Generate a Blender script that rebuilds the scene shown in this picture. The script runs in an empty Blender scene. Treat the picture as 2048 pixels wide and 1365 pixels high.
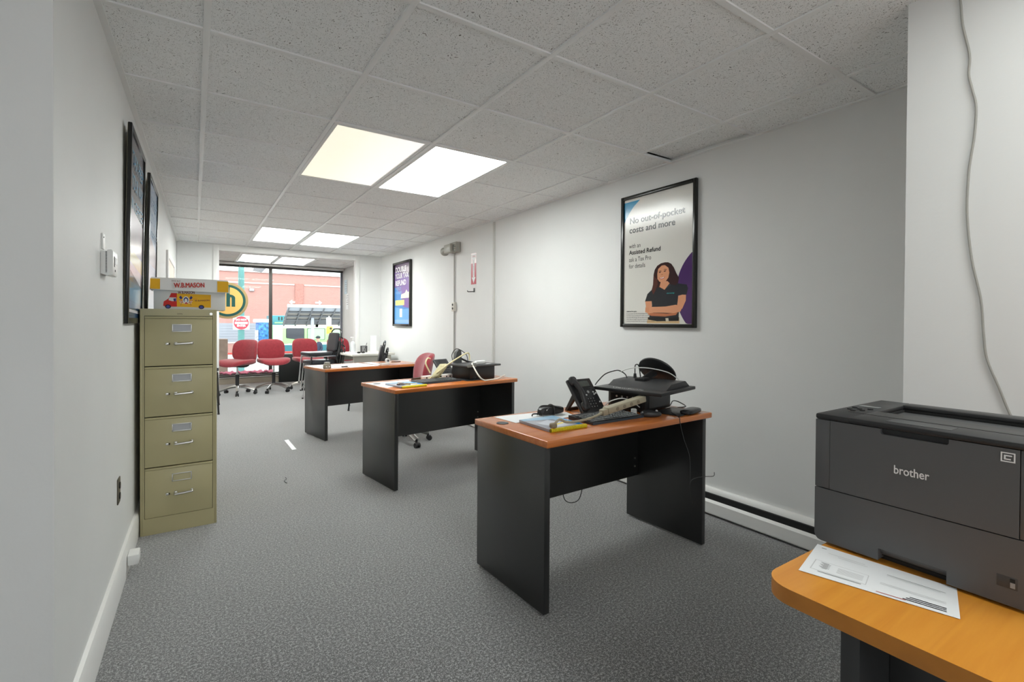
import bpy, bmesh, math, random
from mathutils import Vector, Matrix, Euler
random.seed(7)
S = bpy.context.scene
COL = S.collection
PI = math.pi

# ------------------------------------------------------------------ camera
F_PX, CYP, YAW, PITCH, ROLL, CAMZ = 967.34, 654.42, 0.5811, 0.0091, 0.0063, 1.2319
HC = 2.366                                   # ceiling height
def cam_axes():
    cy, sy, cp, sp = math.cos(YAW), math.sin(YAW), math.cos(PITCH), math.sin(PITCH)
    fw = Vector((sy*cp, cy*cp, -sp)); rt = Vector((cy, -sy, 0)); up = rt.cross(fw)
    cr, sr = math.cos(ROLL), math.sin(ROLL)
    return cr*rt + sr*up, -sr*rt + cr*up, fw
rt, up, fw = cam_axes()
cd = bpy.data.cameras.new('camera'); cam = bpy.data.objects.new('camera', cd); COL.objects.link(cam)
m3 = Matrix((rt, up, -fw)).transposed()
cam.matrix_world = Matrix.Translation((0, 0, CAMZ)) @ m3.to_4x4()
cd.sensor_fit = 'HORIZONTAL'; cd.sensor_width = 36.0; cd.lens = F_PX/2048*36
cd.shift_y = -(682.5-CYP)/2048
cd.clip_start = 0.02; cd.clip_end = 300
S.camera = cam

# ------------------------------------------------------------------ world, light, exposure
w = bpy.data.worlds.new('overcast_sky'); S.world = w; w.use_nodes = True
bg = w.node_tree.nodes['Background']; bg.inputs[0].default_value = (0.93, 0.97, 1.0, 1); bg.inputs[1].default_value = 2.9
PANEL_EMIT = 13.0                              # ceiling fixtures
def portal(name, loc, rx, sx, sy):            # sampling aid for the sky light entering an opening
    l = bpy.data.lights.new(name, 'AREA'); l.shape = 'RECTANGLE'; l.size = sx; l.size_y = sy; l.cycles.is_portal = True
    o = bpy.data.objects.new(name, l); COL.objects.link(o); o.location = loc; o.rotation_euler = (math.radians(rx), 0, 0)
portal('front_window_portal', (1.55, 11.0, 1.3), -90, 2.5, 2.2)
portal('added_rear_window_portal', (.4, -2.62, 1.3), 90, 1.5, 1.4)  # serves the rear opening, which is added for light
S.cycles.diffuse_bounces = 8; S.cycles.max_bounces = 12
S.view_settings.view_transform = 'Standard'; S.view_settings.look = 'None'
S.view_settings.gamma = 1.0; S.view_settings.use_curve_mapping = False
S.view_settings.exposure = 0.68

# ------------------------------------------------------------------ materials
MATS = {}
def srgb(r, g, b):
    f = lambda c: (c/255/12.92) if c/255 <= .04045 else ((c/255+.055)/1.055)**2.4
    return (f(r), f(g), f(b))
def mat(name, col, rough=.5, metal=0, spec=.5, emit=None, es=1, noise=None, bump=None, coat=0, trans=0, sheen=0):
    """noise=(scale, amount) mottles the colour; bump=(scale, strength)"""
    if name in MATS: return MATS[name]
    m = bpy.data.materials.new(name); m.use_nodes = True; nt = m.node_tree; b = nt.nodes['Principled BSDF']
    b.inputs['Base Color'].default_value = (*col, 1); b.inputs['Roughness'].default_value = rough
    b.inputs['Metallic'].default_value = metal; b.inputs['Specular IOR Level'].default_value = spec
    b.inputs['Coat Weight'].default_value = coat; b.inputs['Transmission Weight'].default_value = trans
    b.inputs['Coat Roughness'].default_value = .06
    b.inputs['Sheen Weight'].default_value = sheen
    if emit: b.inputs['Emission Color'].default_value = (*emit, 1); b.inputs['Emission Strength'].default_value = es
    tc = nt.nodes.new('ShaderNodeTexCoord')
    if noise:
        n = nt.nodes.new('ShaderNodeTexNoise'); n.inputs['Scale'].default_value = noise[0]; n.inputs['Detail'].default_value = 5
        nt.links.new(tc.outputs['Object'], n.inputs['Vector'])
        r = nt.nodes.new('ShaderNodeValToRGB'); a = noise[1]
        r.color_ramp.elements[0].position = .3; r.color_ramp.elements[1].position = .7
        r.color_ramp.elements[0].color = tuple(c*(1-a) for c in col)+(1,); r.color_ramp.elements[1].color = tuple(min(1, c*(1+a)) for c in col)+(1,)
        nt.links.new(n.outputs['Fac'], r.inputs[0]); nt.links.new(r.outputs[0], b.inputs['Base Color'])
    if bump:
        n = nt.nodes.new('ShaderNodeTexNoise'); n.inputs['Scale'].default_value = bump[0]; n.inputs['Detail'].default_value = 4
        nt.links.new(tc.outputs['Object'], n.inputs['Vector'])
        bp = nt.nodes.new('ShaderNodeBump'); bp.inputs['Strength'].default_value = bump[1]; bp.inputs['Distance'].default_value = .01
        nt.links.new(n.outputs['Fac'], bp.inputs['Height']); nt.links.new(bp.outputs[0], b.inputs['Normal'])
    MATS[name] = m; return m

def mat_carpet():
    m = bpy.data.materials.new('carpet'); m.use_nodes = True; nt = m.node_tree; b = nt.nodes['Principled BSDF']
    b.inputs['Roughness'].default_value = .95; b.inputs['Specular IOR Level'].default_value = .15; b.inputs['Sheen Weight'].default_value = .9; b.inputs['Sheen Roughness'].default_value = .5
    tc = nt.nodes.new('ShaderNodeTexCoord')
    def noise(s, d=3, mp=None):
        n = nt.nodes.new('ShaderNodeTexNoise'); n.inputs['Scale'].default_value = s; n.inputs['Detail'].default_value = d
        nt.links.new(tc.outputs['Object'], n.inputs['Vector']); return n
    a = noise(240, 1.5); c = noise(100, 3); e = noise(2.2, 3)
    mx = nt.nodes.new('ShaderNodeMix'); mx.data_type = 'FLOAT'; mx.inputs[0].default_value = .45
    nt.links.new(a.outputs['Fac'], mx.inputs[2]); nt.links.new(c.outputs['Fac'], mx.inputs[3])
    r = nt.nodes.new('ShaderNodeValToRGB'); cr = r.color_ramp
    cr.elements[0].position = .40; cr.elements[0].color = (.028, .028, .027, 1)
    cr.elements[1].position = .62; cr.elements[1].color = (.42, .42, .415, 1)
    x = cr.elements.new(.5); x.color = (.108, .108, .108, 1)
    nt.links.new(mx.outputs[0], r.inputs[0])
    m2 = nt.nodes.new('ShaderNodeMix'); m2.data_type = 'RGBA'; m2.blend_type = 'MULTIPLY'; m2.inputs[0].default_value = .35
    r2 = nt.nodes.new('ShaderNodeValToRGB'); r2.color_ramp.elements[0].position = .35; r2.color_ramp.elements[0].color = (.72, .72, .72, 1)
    r2.color_ramp.elements[1].position = .6
    nt.links.new(e.outputs['Fac'], r2.inputs[0]); nt.links.new(r.outputs[0], m2.inputs[6]); nt.links.new(r2.outputs[0], m2.inputs[7])
    nt.links.new(m2.outputs[2], b.inputs['Base Color'])
    bp = nt.nodes.new('ShaderNodeBump'); bp.inputs['Strength'].default_value = .4; bp.inputs['Distance'].default_value = .004
    nt.links.new(mx.outputs[0], bp.inputs['Height']); nt.links.new(bp.outputs[0], b.inputs['Normal'])
    return m

def mat_tile():
    m = bpy.data.materials.new('ceiling_tile'); m.use_nodes = True; nt = m.node_tree; b = nt.nodes['Principled BSDF']
    b.inputs['Roughness'].default_value = .95; b.inputs['Specular IOR Level'].default_value = .1
    tc = nt.nodes.new('ShaderNodeTexCoord')
    mp = nt.nodes.new('ShaderNodeMapping'); mp.inputs['Rotation'].default_value = (0, 0, .5); mp.inputs['Scale'].default_value = (1, .45, 1)
    nt.links.new(tc.outputs['Object'], mp.inputs['Vector'])
    n0 = nt.nodes.new('ShaderNodeTexNoise'); n0.inputs['Scale'].default_value = 9
    nt.links.new(tc.outputs['Object'], n0.inputs['Vector'])
    add = nt.nodes.new('ShaderNodeMix'); add.data_type = 'RGBA'; add.blend_type = 'ADD'; add.inputs[0].default_value = .25
    nt.links.new(mp.outputs[0], add.inputs[6]); nt.links.new(n0.outputs['Color'], add.inputs[7])
    n = nt.nodes.new('ShaderNodeTexNoise'); n.inputs['Scale'].default_value = 210; n.inputs['Detail'].default_value = 2.0
    nt.links.new(add.outputs[2], n.inputs['Vector'])
    r = nt.nodes.new('ShaderNodeValToRGB'); cr = r.color_ramp
    cr.elements[0].position = .33; cr.elements[0].color = (.11, .105, .09, 1)
    cr.elements[1].position = .385; cr.elements[1].color = (.86, .865, .86, 1)
    nt.links.new(n.outputs['Fac'], r.inputs[0]); nt.links.new(r.outputs[0], b.inputs['Base Color'])
    bp = nt.nodes.new('ShaderNodeBump'); bp.inputs['Strength'].default_value = .15; bp.inputs['Distance'].default_value = .002
    nt.links.new(r.outputs[0], bp.inputs['Height']); nt.links.new(bp.outputs[0], b.inputs['Normal'])
    return m

def mat_wood(name, c1, c2, rough=.3, axis=0, coat=.3):
    m = bpy.data.materials.new(name); m.use_nodes = True; nt = m.node_tree; b = nt.nodes['Principled BSDF']
    b.inputs['Roughness'].default_value = rough; b.inputs['Coat Weight'].default_value = coat; b.inputs['Coat Roughness'].default_value = .15
    tc = nt.nodes.new('ShaderNodeTexCoord'); mp = nt.nodes.new('ShaderNodeMapping')
    sc = [22, 22, 22]; sc[axis] = 1.4; mp.inputs['Scale'].default_value = sc
    nt.links.new(tc.outputs['Object'], mp.inputs['Vector'])
    n = nt.nodes.new('ShaderNodeTexNoise'); n.inputs['Scale'].default_value = 2.2; n.inputs['Detail'].default_value = 6; n.inputs['Distortion'].default_value = .6
    nt.links.new(mp.outputs[0], n.inputs['Vector'])
    r = nt.nodes.new('ShaderNodeValToRGB'); r.color_ramp.elements[0].position = .3; r.color_ramp.elements[1].position = .7
    r.color_ramp.elements[0].color = (*c1, 1); r.color_ramp.elements[1].color = (*c2, 1)
    nt.links.new(n.outputs['Fac'], r.inputs[0]); nt.links.new(r.outputs[0], b.inputs['Base Color'])
    return m

def mat_glass(name, tint=(1, 1, 1)):
    m = bpy.data.materials.new(name); m.use_nodes = True; nt = m.node_tree; nt.nodes.clear()
    o = nt.nodes.new('ShaderNodeOutputMaterial'); t = nt.nodes.new('ShaderNodeBsdfTransparent'); t.inputs[0].default_value = (*tint, 1)
    g = nt.nodes.new('ShaderNodeBsdfGlossy'); g.inputs['Roughness'].default_value = .02; g.inputs[0].default_value = (.15, .15, .15, 1)
    fz = nt.nodes.new('ShaderNodeFresnel'); fz.inputs[0].default_value = 1.45; mx = nt.nodes.new('ShaderNodeMixShader')
    nt.links.new(fz.outputs[0], mx.inputs[0]); nt.links.new(t.outputs[0], mx.inputs[1]); nt.links.new(g.outputs[0], mx.inputs[2])
    nt.links.new(mx.outputs[0], o.inputs[0]); return m

def mat_brick():
    m = bpy.data.materials.new('brick'); m.use_nodes = True; nt = m.node_tree; b = nt.nodes['Principled BSDF']
    b.inputs['Roughness'].default_value = .9
    tc = nt.nodes.new('ShaderNodeTexCoord'); mp = nt.nodes.new('ShaderNodeMapping'); mp.inputs['Rotation'].default_value = (PI/2, 0, 0)
    nt.links.new(tc.outputs['Object'], mp.inputs['Vector'])
    br = nt.nodes.new('ShaderNodeTexBrick'); br.inputs['Scale'].default_value = 1.0
    br.inputs['Color1'].default_value = (.42, .19, .17, 1); br.inputs['Color2'].default_value = (.30, .15, .135, 1); br.inputs['Mortar'].default_value = (.48, .36, .33, 1)
    br.inputs['Brick Width'].default_value = .26; br.inputs['Row Height'].default_value = .085; br.inputs['Mortar Size'].default_value = .008
    nt.links.new(mp.outputs[0], br.inputs['Vector'])
    n = nt.nodes.new('ShaderNodeTexNoise'); n.inputs['Scale'].default_value = .6; n.inputs['Detail'].default_value = 5
    nt.links.new(tc.outputs['Object'], n.inputs['Vector'])
    mx = nt.nodes.new('ShaderNodeMix'); mx.data_type = 'RGBA'; mx.blend_type = 'MIX'; mx.inputs[7].default_value = (.47, .25, .21, 1)
    nt.links.new(n.outputs['Fac'], mx.inputs[0]); nt.links.new(br.outputs[0], mx.inputs[6]); nt.links.new(mx.outputs[2], b.inputs['Base Color'])
    return m

def mat_diffuser(name, c_left, c_right, strength):
    """acrylic lens lit by tubes behind it; the colour of the ageing plastic changes across its width (object x)"""
    m = bpy.data.materials.new(name); m.use_nodes = True; nt = m.node_tree; b = nt.nodes['Principled BSDF']
    b.inputs['Base Color'].default_value = (.8, .78, .7, 1); b.inputs['Roughness'].default_value = .35
    tc = nt.nodes.new('ShaderNodeTexCoord'); sp = nt.nodes.new('ShaderNodeSeparateXYZ'); nt.links.new(tc.outputs['Object'], sp.inputs[0])
    mr = nt.nodes.new('ShaderNodeMapRange'); mr.inputs[1].default_value = -.28; mr.inputs[2].default_value = .28
    nt.links.new(sp.outputs[0], mr.inputs[0])
    r = nt.nodes.new('ShaderNodeValToRGB'); r.color_ramp.elements[0].color = (*c_left, 1); r.color_ramp.elements[1].color = (*c_right, 1)
    r.color_ramp.elements[0].position = .25; r.color_ramp.elements[1].position = .75
    nt.links.new(mr.outputs[0], r.inputs[0]); nt.links.new(r.outputs[0], b.inputs['Emission Color'])
    b.inputs['Emission Strength'].default_value = strength
    return m

WALL = mat('white_wall_paint', (.74, .74, .73), .55, spec=.3, noise=(1.6, .025), bump=(60, .04))
TRIMW = mat('white_gloss_trim', (.80, .79, .77), .35)
CARPET = mat_carpet(); TILE = mat_tile()
GRID = mat('white_grid_metal', (.80, .80, .79), .4)
DARKGAP = mat('dark_gap', (.012, .012, .012), .9)
BLK = mat('black_laminate', (.018, .018, .018), .30, spec=.9, noise=(3, .15))
BLKP = mat('black_plastic', (.018, .018, .019), .4)
DGP = mat('dark_grey_plastic', (.055, .056, .058), .45, bump=(400, .05))
CHAR = mat('charcoal_plastic', (.03, .03, .032), .4)
CHERRY = mat_wood('cherry_laminate', (.50, .14, .03), (.60, .19, .045), .25)
MAPLE = mat_wood('honey_laminate', (.70, .27, .03), (.80, .34, .045), .3, axis=1)
MAPLE_E = mat('honey_edge_band', (.52, .20, .03), .35, noise=(14, .12))
BEIGE = mat('khaki_enamel', (.47, .42, .235), .4, noise=(2, .03))
CHROME = mat('chrome', (.72, .72, .73), .16, metal=1)
ALU = mat('brushed_aluminium', (.62, .61, .58), .32, metal=1)
RED = mat('red_upholstery', (.36, .035, .05), .85, sheen=.4, noise=(30, .12), bump=(500, .15))
VINYL = mat('black_vinyl', (.022, .023, .027), .28)
WHITE = mat('white_plastic', (.80, .80, .78), .4)
CREAM = mat('cream_plastic', (.66, .61, .44), .4)
BEIGEP = mat('beige_plastic', (.52, .47, .36), .45)
PAPER = mat('white_paper', (.86, .87, .88), .6)
CARD = mat('white_cardboard', (.78, .78, .77), .7)
GLASS = mat_glass('window_glass', (.97, .99, .98))
FRAMEBLK = mat('black_frame_metal', (.02, .02, .018), .22, metal=.3)
INK = mat('black_ink', (.015, .015, .015), .35)
REDINK = mat('red_ink', (.55, .035, .02), .5)
BRICK = mat_brick()

# ------------------------------------------------------------------ mesh builder
class MB:
    def __init__(s): s.bm = bmesh.new(); s.mats = []
    def mi(s, m):
        if m not in s.mats: s.mats.append(m)
        return s.mats.index(m)
    def add(s, vs, fs, m, M=None, smooth=True):
        i = s.mi(m); bv = [s.bm.verts.new((M @ Vector(v)) if M else Vector(v)) for v in vs]
        out = []
        for f in fs:
            try: fc = s.bm.faces.new([bv[k] for k in f])
            except ValueError: continue
            fc.material_index = i; fc.smooth = smooth; out.append(fc)
        return bv, out
    def box(s, x0, x1, y0, y1, z0, z1, m, bev=0, M=None, seg=2):
        vs = [(x, y, z) for x in (x0, x1) for y in (y0, y1) for z in (z0, z1)]
        fs = [(0, 1, 3, 2), (4, 6, 7, 5), (0, 4, 5, 1), (2, 3, 7, 6), (0, 2, 6, 4), (1, 5, 7, 3)]
        bv, fc = s.add(vs, fs, m, M)
        if bev:
            es = list({e for f in fc for e in f.edges}); i = s.mi(m)
            r = bmesh.ops.bevel(s.bm, geom=es, offset=bev, segments=seg, affect='EDGES', profile=.5)
            for f in r['faces']: f.material_index = i; f.smooth = True
    def prism(s, poly, z0, z1, m, M=None, m_side=None):
        n = len(poly); vs = [(x, y, z0) for x, y in poly]+[(x, y, z1) for x, y in poly]
        s.add(vs, [tuple(range(n))[::-1], tuple(range(n, 2*n))], m, M)
        s.add(vs, [(k, (k+1) % n, n+(k+1) % n, n+k) for k in range(n)], m_side or m, M)
    def poly(s, pts, m, M=None, z=0):
        s.add([(p[0], p[1], p[2] if len(p) > 2 else z) for p in pts], [tuple(range(len(pts)))], m, M, smooth=False)
    def rect(s, x0, x1, y0, y1, m, M=None, z=0): s.poly([(x0, y0), (x1, y0), (x1, y1), (x0, y1)], m, M, z)
    def cyl(s, p0, p1, r, m, r2=None, seg=16, M=None):
        p0, p1 = Vector(p0), Vector(p1); d = (p1-p0).normalized(); a = d.orthogonal().normalized(); b = d.cross(a); r2 = r if r2 is None else r2
        vs = []
        for p, rr in ((p0, r), (p1, r2)):
            for k in range(seg):
                t = 2*PI*k/seg; vs.append(tuple(p+a*rr*math.cos(t)+b*rr*math.sin(t)))
        fs = [(k, (k+1) % seg, seg+(k+1) % seg, seg+k) for k in range(seg)]+[tuple(range(seg))[::-1], tuple(range(seg, 2*seg))]
        s.add(vs, fs, m, M)
    def tube(s, pts, r, m, seg=8, smooth=True, M=None, sub=6, flat=1.0):
        P = [Vector(p) for p in pts]
        if smooth and len(P) > 2:
            Q = []
            for i in range(len(P)-1):
                a = P[max(i-1, 0)]; b = P[i]; c = P[i+1]; d = P[min(i+2, len(P)-1)]
                for k in range(sub):
                    t = k/sub; Q.append(.5*((2*b)+(c-a)*t+(2*a-5*b+4*c-d)*t*t+(3*b-a-3*c+d)*t**3))
            Q.append(P[-1]); P = Q
        vs = []; prev = None
        for i, p in enumerate(P):
            d = (P[min(i+1, len(P)-1)]-P[max(i-1, 0)])
            if d.length < 1e-9: d = Vector((0, 0, 1))
            d.normalize()
            a = (prev-d*prev.dot(d)) if prev else d.orthogonal()
            if a.length < 1e-6: a = d.orthogonal()
            a.normalize(); prev = a; b = d.cross(a)
            for k in range(seg):
                t = 2*PI*k/seg; vs.append(tuple(p+a*r*math.cos(t)+b*r*flat*math.sin(t)))
        n = len(P)
        fs = [(i*seg+k, i*seg+(k+1) % seg, (i+1)*seg+(k+1) % seg, (i+1)*seg+k) for i in range(n-1) for k in range(seg)]
        fs += [tuple(range(seg))[::-1], tuple(range((n-1)*seg, n*seg))]
        s.add(vs, fs, m, M)
    def lathe(s, prof, m, M=None, seg=24):
        vs = [(r*math.cos(2*PI*k/seg), r*math.sin(2*PI*k/seg), z) for r, z in prof for k in range(seg)]
        n = len(prof)
        fs = [(i*seg+k, i*seg+(k+1) % seg, (i+1)*seg+(k+1) % seg, (i+1)*seg+k) for i in range(n-1) for k in range(seg)]
        fs += [tuple(range(seg))[::-1], tuple(range((n-1)*seg, n*seg))]
        s.add(vs, fs, m, M)
    def super(s, c, r, m, e1=.4, e2=.4, M=None, nu=24, nv=12, bend=None):
        """superellipsoid cushion; bend(x,y,z)->(x,y,z)"""
        sg = lambda v, e: math.copysign(abs(v)**e, v)
        vs = []; 
        for j in range(nv+1):
            ph = -PI/2+PI*j/nv
            for k in range(nu):
                th = 2*PI*k/nu
                x = r[0]*sg(math.cos(ph), e1)*sg(math.cos(th), e2); y = r[1]*sg(math.cos(ph), e1)*sg(math.sin(th), e2); z = r[2]*sg(math.sin(ph), e1)
                if bend: x, y, z = bend(x, y, z)
                vs.append((c[0]+x, c[1]+y, c[2]+z))
        fs = [(j*nu+k, j*nu+(k+1) % nu, (j+1)*nu+(k+1) % nu, (j+1)*nu+k) for j in range(nv) for k in range(nu)]
        s.add(vs, fs, m, M)
    def text(s, txt, size, m, M, align='LEFT', off=0, width=None, extrude=0, xs=1.0):
        cu = bpy.data.curves.new('t', 'FONT'); cu.body = txt; cu.size = size; cu.align_x = align; bold = off*2.2; cu.extrude = extrude; cu.resolution_u = 3
        o = bpy.data.objects.new('t', cu); COL.objects.link(o); bpy.context.view_layer.update()
        me = bpy.data.meshes.new_from_object(o.evaluated_get(bpy.context.evaluated_depsgraph_get()))
        bpy.data.objects.remove(o); bpy.data.curves.remove(cu)
        if len(me.vertices):
            k = 1.0
            if width:
                xsx = [v.co.x for v in me.vertices]; k = width/(max(xsx)-min(xsx))
            M2 = M @ Matrix.Diagonal((k*xs, 1, 1, 1))
            s.add([tuple(v.co) for v in me.vertices], [tuple(p.vertices) for p in me.polygons], m, M2, smooth=False)
            if bold:
                for q_, (ddx, ddy) in enumerate(((bold, 0), (bold/2, bold/2), (bold/2, -bold/2))):
                    s.add([tuple(v.co) for v in me.vertices], [tuple(p.vertices) for p in me.polygons], m, M @ T(ddx, ddy, (.00004+bold*.3)*(q_+1)/2) @ Matrix.Diagonal((k*xs, 1, 1, 1)), smooth=False)
        bpy.data.meshes.remove(me)
    def build(s, name, parent=None, loc=None, rot=None, ang=35, recalc=True):
        if recalc:
            bmesh.ops.recalc_face_normals(s.bm, faces=s.bm.faces)
        me = bpy.data.meshes.new(name); s.bm.to_mesh(me); s.bm.free()
        for m in s.mats: me.materials.append(m)
        me.set_sharp_from_angle(angle=math.radians(ang))
        o = bpy.data.objects.new(name, me); COL.objects.link(o)
        if parent: o.parent = parent
        if loc: o.location = loc
        if rot: o.rotation_euler = rot
        return o

def T(x=0, y=0, z=0): return Matrix.Translation((x, y, z))
def Rx(d): return Matrix.Rotation(math.radians(d), 4, 'X')
def Ry(d): return Matrix.Rotation(math.radians(d), 4, 'Y')
def Rz(d): return Matrix.Rotation(math.radians(d), 4, 'Z')
def thing(name, label, cat, loc=(0, 0, 0), rz=0, group=None, rot=None):
    o = bpy.data.objects.new(name, None); o.empty_display_size = .05; COL.objects.link(o)
    o.location = loc; o.rotation_euler = rot if rot else (0, 0, math.radians(rz))
    o['label'] = label; o['category'] = cat
    if group: o['group'] = group
    return o
def tag(o, label, cat, group=None):
    o['label'] = label; o['category'] = cat
    if group: o['group'] = group
    return o
def struct(o): o['kind'] = 'structure'; return o
def kids(o): return [c for c in bpy.data.objects if c.parent == o]
def dup(root, loc, rz, label, group=None):
    r = root.copy(); COL.objects.link(r); r.location = loc; r.rotation_euler = (0, 0, math.radians(rz)); r['label'] = label
    if group: r['group'] = group
    for ch in kids(root):
        c = ch.copy(); COL.objects.link(c); c.parent = r
        for g in kids(ch):
            d = g.copy(); COL.objects.link(d); d.parent = c
    return r

# ------------------------------------------------------------------ the room
def xl(y): return -.30+.0145*(y-2.3)
def xr(y): return 2.824-.0123*(y-1.6)
RL = math.atan(-.0145); RR = math.atan(.0123)     # rotations of the two long walls about z
Y0, YB = 1.72, 10.95
def slab(name, pts, z0, z1, m=WALL):
    b = MB(); b.prism(pts, z0, z1, m); return struct(b.build(name))
fl = MB(); fl.box(-1.5, 3.2, -2.6, YB, -.05, 0, CARPET); struct(fl.build('floor'))
struct(slab('wall_left', [(xl(Y0), Y0), (xl(YB), YB), (xl(YB)-.9, YB), (-1.2, Y0)], 0, HC+.1))
struct(slab('wall_right', [(xr(.6), .6), (xr(YB), YB), (xr(YB)+.15, YB), (xr(.6)+.15, .6)], 0, HC+.1))
struct(slab('wall_right_near', [(2.12, -2.5), (2.12, .676), (3.0, .676), (3.0, -2.5)], 0, HC+.1))
struct(slab('wall_left_near', [(-1.35, -2.5), (-1.2, -2.5), (-1.2, Y0+.1), (-1.35, Y0+.1)], 0, HC+.1))
b = MB()                                       # rear wall behind the camera; window opening added to light the near end
b.box(-1.35, -.35, -2.6, -2.5, 0, HC+.1, WALL); b.box(1.15, 3.0, -2.6, -2.5, 0, HC+.1, WALL); b.box(-.35, 1.15, -2.6, -2.5, 0, .6, WALL); b.box(-.35, 1.15, -2.6, -2.5, 2.0, HC+.1, WALL)
struct(b.build('wall_rear'))
# partition with the wide opening to the shop-window bay
YP = 8.38; OX0, OX1, OZ = .305, 2.30, 2.275
b = MB()
b.box(xl(YP)+.002, OX0, YP, YP+.1, 0, HC, WALL); b.box(OX1, xr(YP)-.002, YP, YP+.1, 0, HC, WALL); b.box(OX0, OX1, YP, YP+.1, OZ, HC, WALL)
struct(b.build('wall_far'))
b = MB()
b.box(OX0-.075, OX0, YP-.012, YP, 0, HC-.004, TRIMW, .002); b.box(OX1, OX1+.065, YP-.012, YP, 0, HC-.004, TRIMW, .002)
b.box(OX0, OX1, YP-.012, YP, OZ, HC-.004, TRIMW, .002)
struct(b.build('trim_1'))
# window wall around the glass
b = MB()
b.box(xl(YB), OX0+.03, YB-.1, YB, 0, HC, WALL); b.box(OX0+.03, 2.72, YB-.1, YB, 0, .115, mat('beige_base_paint', (.55, .50, .40), .6)); b.box(OX0+.03, xr(YB), YB-.1, YB, 2.335, HC, WALL)
struct(b.build('wall_window'))

# ceiling: separate lay-in tiles in one mesh, T-bars as its part
GX = [.040+.6136*i for i in range(-3, 6)]; GY0 = 2.249; GD = .6096
LIGHTS = [(1, 1), (2, 1), (1, 7), (2, 7), (1, -5), (2, -5), (1, 11.65), (2, 11.65)]
def lit(cx, cy):
    for i, j in LIGHTS:
        if .040+.6136*i < cx < .040+.6136*(i+1) and GY0+GD*j < cy < GY0+GD*(j+2): return True
    return False
b = MB(); g = MB()
gys = [GY0+GD*j for j in range(-8, 16)]
alc = GY0+GD*11.65
for a in range(len(GX)-1):
    for c in range(len(gys)-1):
        x0, x1, y0, y1 = GX[a], GX[a+1], gys[c], gys[c+1]
        x0 = max(x0, -1.25); x1 = min(x1, 2.95)
        if x1-x0 < .02: continue
        cyy = (y0+y1)/2; cxx = (GX[a]+GX[a+1])/2
        if lit(cxx, cyy): continue
        if lit(cxx, y0+.02) and not lit(cxx, cyy): pass
        dz = random.uniform(-.001, .001)
        ys0, ys1 = y0, y1
        for (i, j) in LIGHTS[6:]:
            L0, L1 = GY0+GD*j, GY0+GD*(j+2)
            if abs(cxx-(.040+.6136*(i+.5))) < .1:
                if y0 < L0 < y1: ys1 = L0
                if y0 < L1 < y1: ys0 = L1
        if x0 > 2.4 and abs(y1-GY0) < .01: dz = .022      # one lifted tile by the right wall
        zt = HC+.006+dz
        b.box(x0+.004, x1-.004, ys0+.004, ys1-.004, zt, zt+.015, TILE)
b.box(-1.5, 3.1, -2.6, YB, HC+.09, HC+.12, DARKGAP)
CEIL = struct(b.build('ceiling'))
for x in GX:
    if x < -1.2 or x > 2.9: continue
    g.box(x-.012, x+.012, -2.5, YP, HC-.002, HC+.006, GRID, .001)
    if x > -.2: g.box(x-.012, x+.012, YP+.1, YB-.1, HC-.002, HC+.006, GRID)
for y in gys:
    if YP < y < YP+.1: continue
    xs = [-1.3]+GX+[3.0]
    for k in range(len(xs)-1):
        if xs[k+1] < -1.2 or xs[k] > 2.95: continue
        if lit((xs[k]+xs[k+1])/2, y+.01) and lit((xs[k]+xs[k+1])/2, y-.01): continue
        g.box(max(xs[k], -1.3)+.012, xs[k+1]-.012, y-.012, y+.012, HC-.0015, HC+.006, GRID)
# wall angles
for side, fx in ((1, xl), (-1, xr)):
    ya, yb2 = (Y0 if side == 1 else .68), YP
    g.prism([(fx(ya), ya), (fx(yb2), yb2), (fx(yb2)+side*.024, yb2), (fx(ya)+side*.024, ya)], HC-.003, HC+.006, GRID)
struct(g.build('ceiling_grid', CEIL))

# ceiling fixtures
YEL = (1.0, .93, .74); WHT = (.95, 1.0, .975); PNK = (1.0, .95, .93)
def fixture(i, j, name_cols, label, group, strength):
    cx = .040+.6136*(i+.5); cy = GY0+GD*(j+1)
    t = thing('ceiling_light', label, 'ceiling light', (cx, cy, HC), 0, group)
    hw, hl = .6136/2-.014, GD-.014
    b = MB()
    for s in (-1, 1):
        b.box(min(s*hw, s*(hw-.022)), max(s*hw, s*(hw-.022)), -hl, hl, -.001, .05, GRID, .001)
        b.box(-hw+.022, hw-.022, min(s*hl, s*(hl-.02)), max(s*hl, s*(hl-.02)), -.001, .05, GRID, .001)
    b.box(-hw, hw, -hl, hl, .05, .07, GRID)
    b.build('frame', t)
    d = MB(); d.box(-hw+.023, hw-.023, -hl+.021, hl-.021, .004, .009, mat_diffuser('light_diffuser_%s_%s' % (i, str(j)), name_cols[0], name_cols[1], strength))
    d.build('diffuser', t)
fixture(1, 1, (YEL, PNK), 'ceiling light panel with yellowed left half, largest and nearest in view', 'recessed ceiling lights', .47)
fixture(2, 1, (WHT, WHT), 'evenly white ceiling light panel right of the yellowed one', 'recessed ceiling lights', PANEL_EMIT)
fixture(1, 7, (WHT, WHT), 'left bright ceiling light panel just before the window bay opening', 'recessed ceiling lights', PANEL_EMIT)
fixture(2, 7, (WHT, WHT), 'right bright ceiling light panel just before the window bay opening', 'recessed ceiling lights', PANEL_EMIT)
fixture(1, -5, (WHT, WHT), 'left unseen ceiling light panel added to light the near end of the room', 'recessed ceiling lights', PANEL_EMIT*.22)  # fixture behind the camera, added to brighten the near end
fixture(2, -5, (WHT, WHT), 'right unseen ceiling light panel added to light the near end of the room', 'recessed ceiling lights', PANEL_EMIT*.22)  # second added fixture out of view, same purpose
CRM = (1.0, .985, .90)
fixture(1, 11.65, (CRM, CRM), 'left cream ceiling light panel inside the window bay', 'recessed ceiling lights', PANEL_EMIT*.35)
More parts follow.
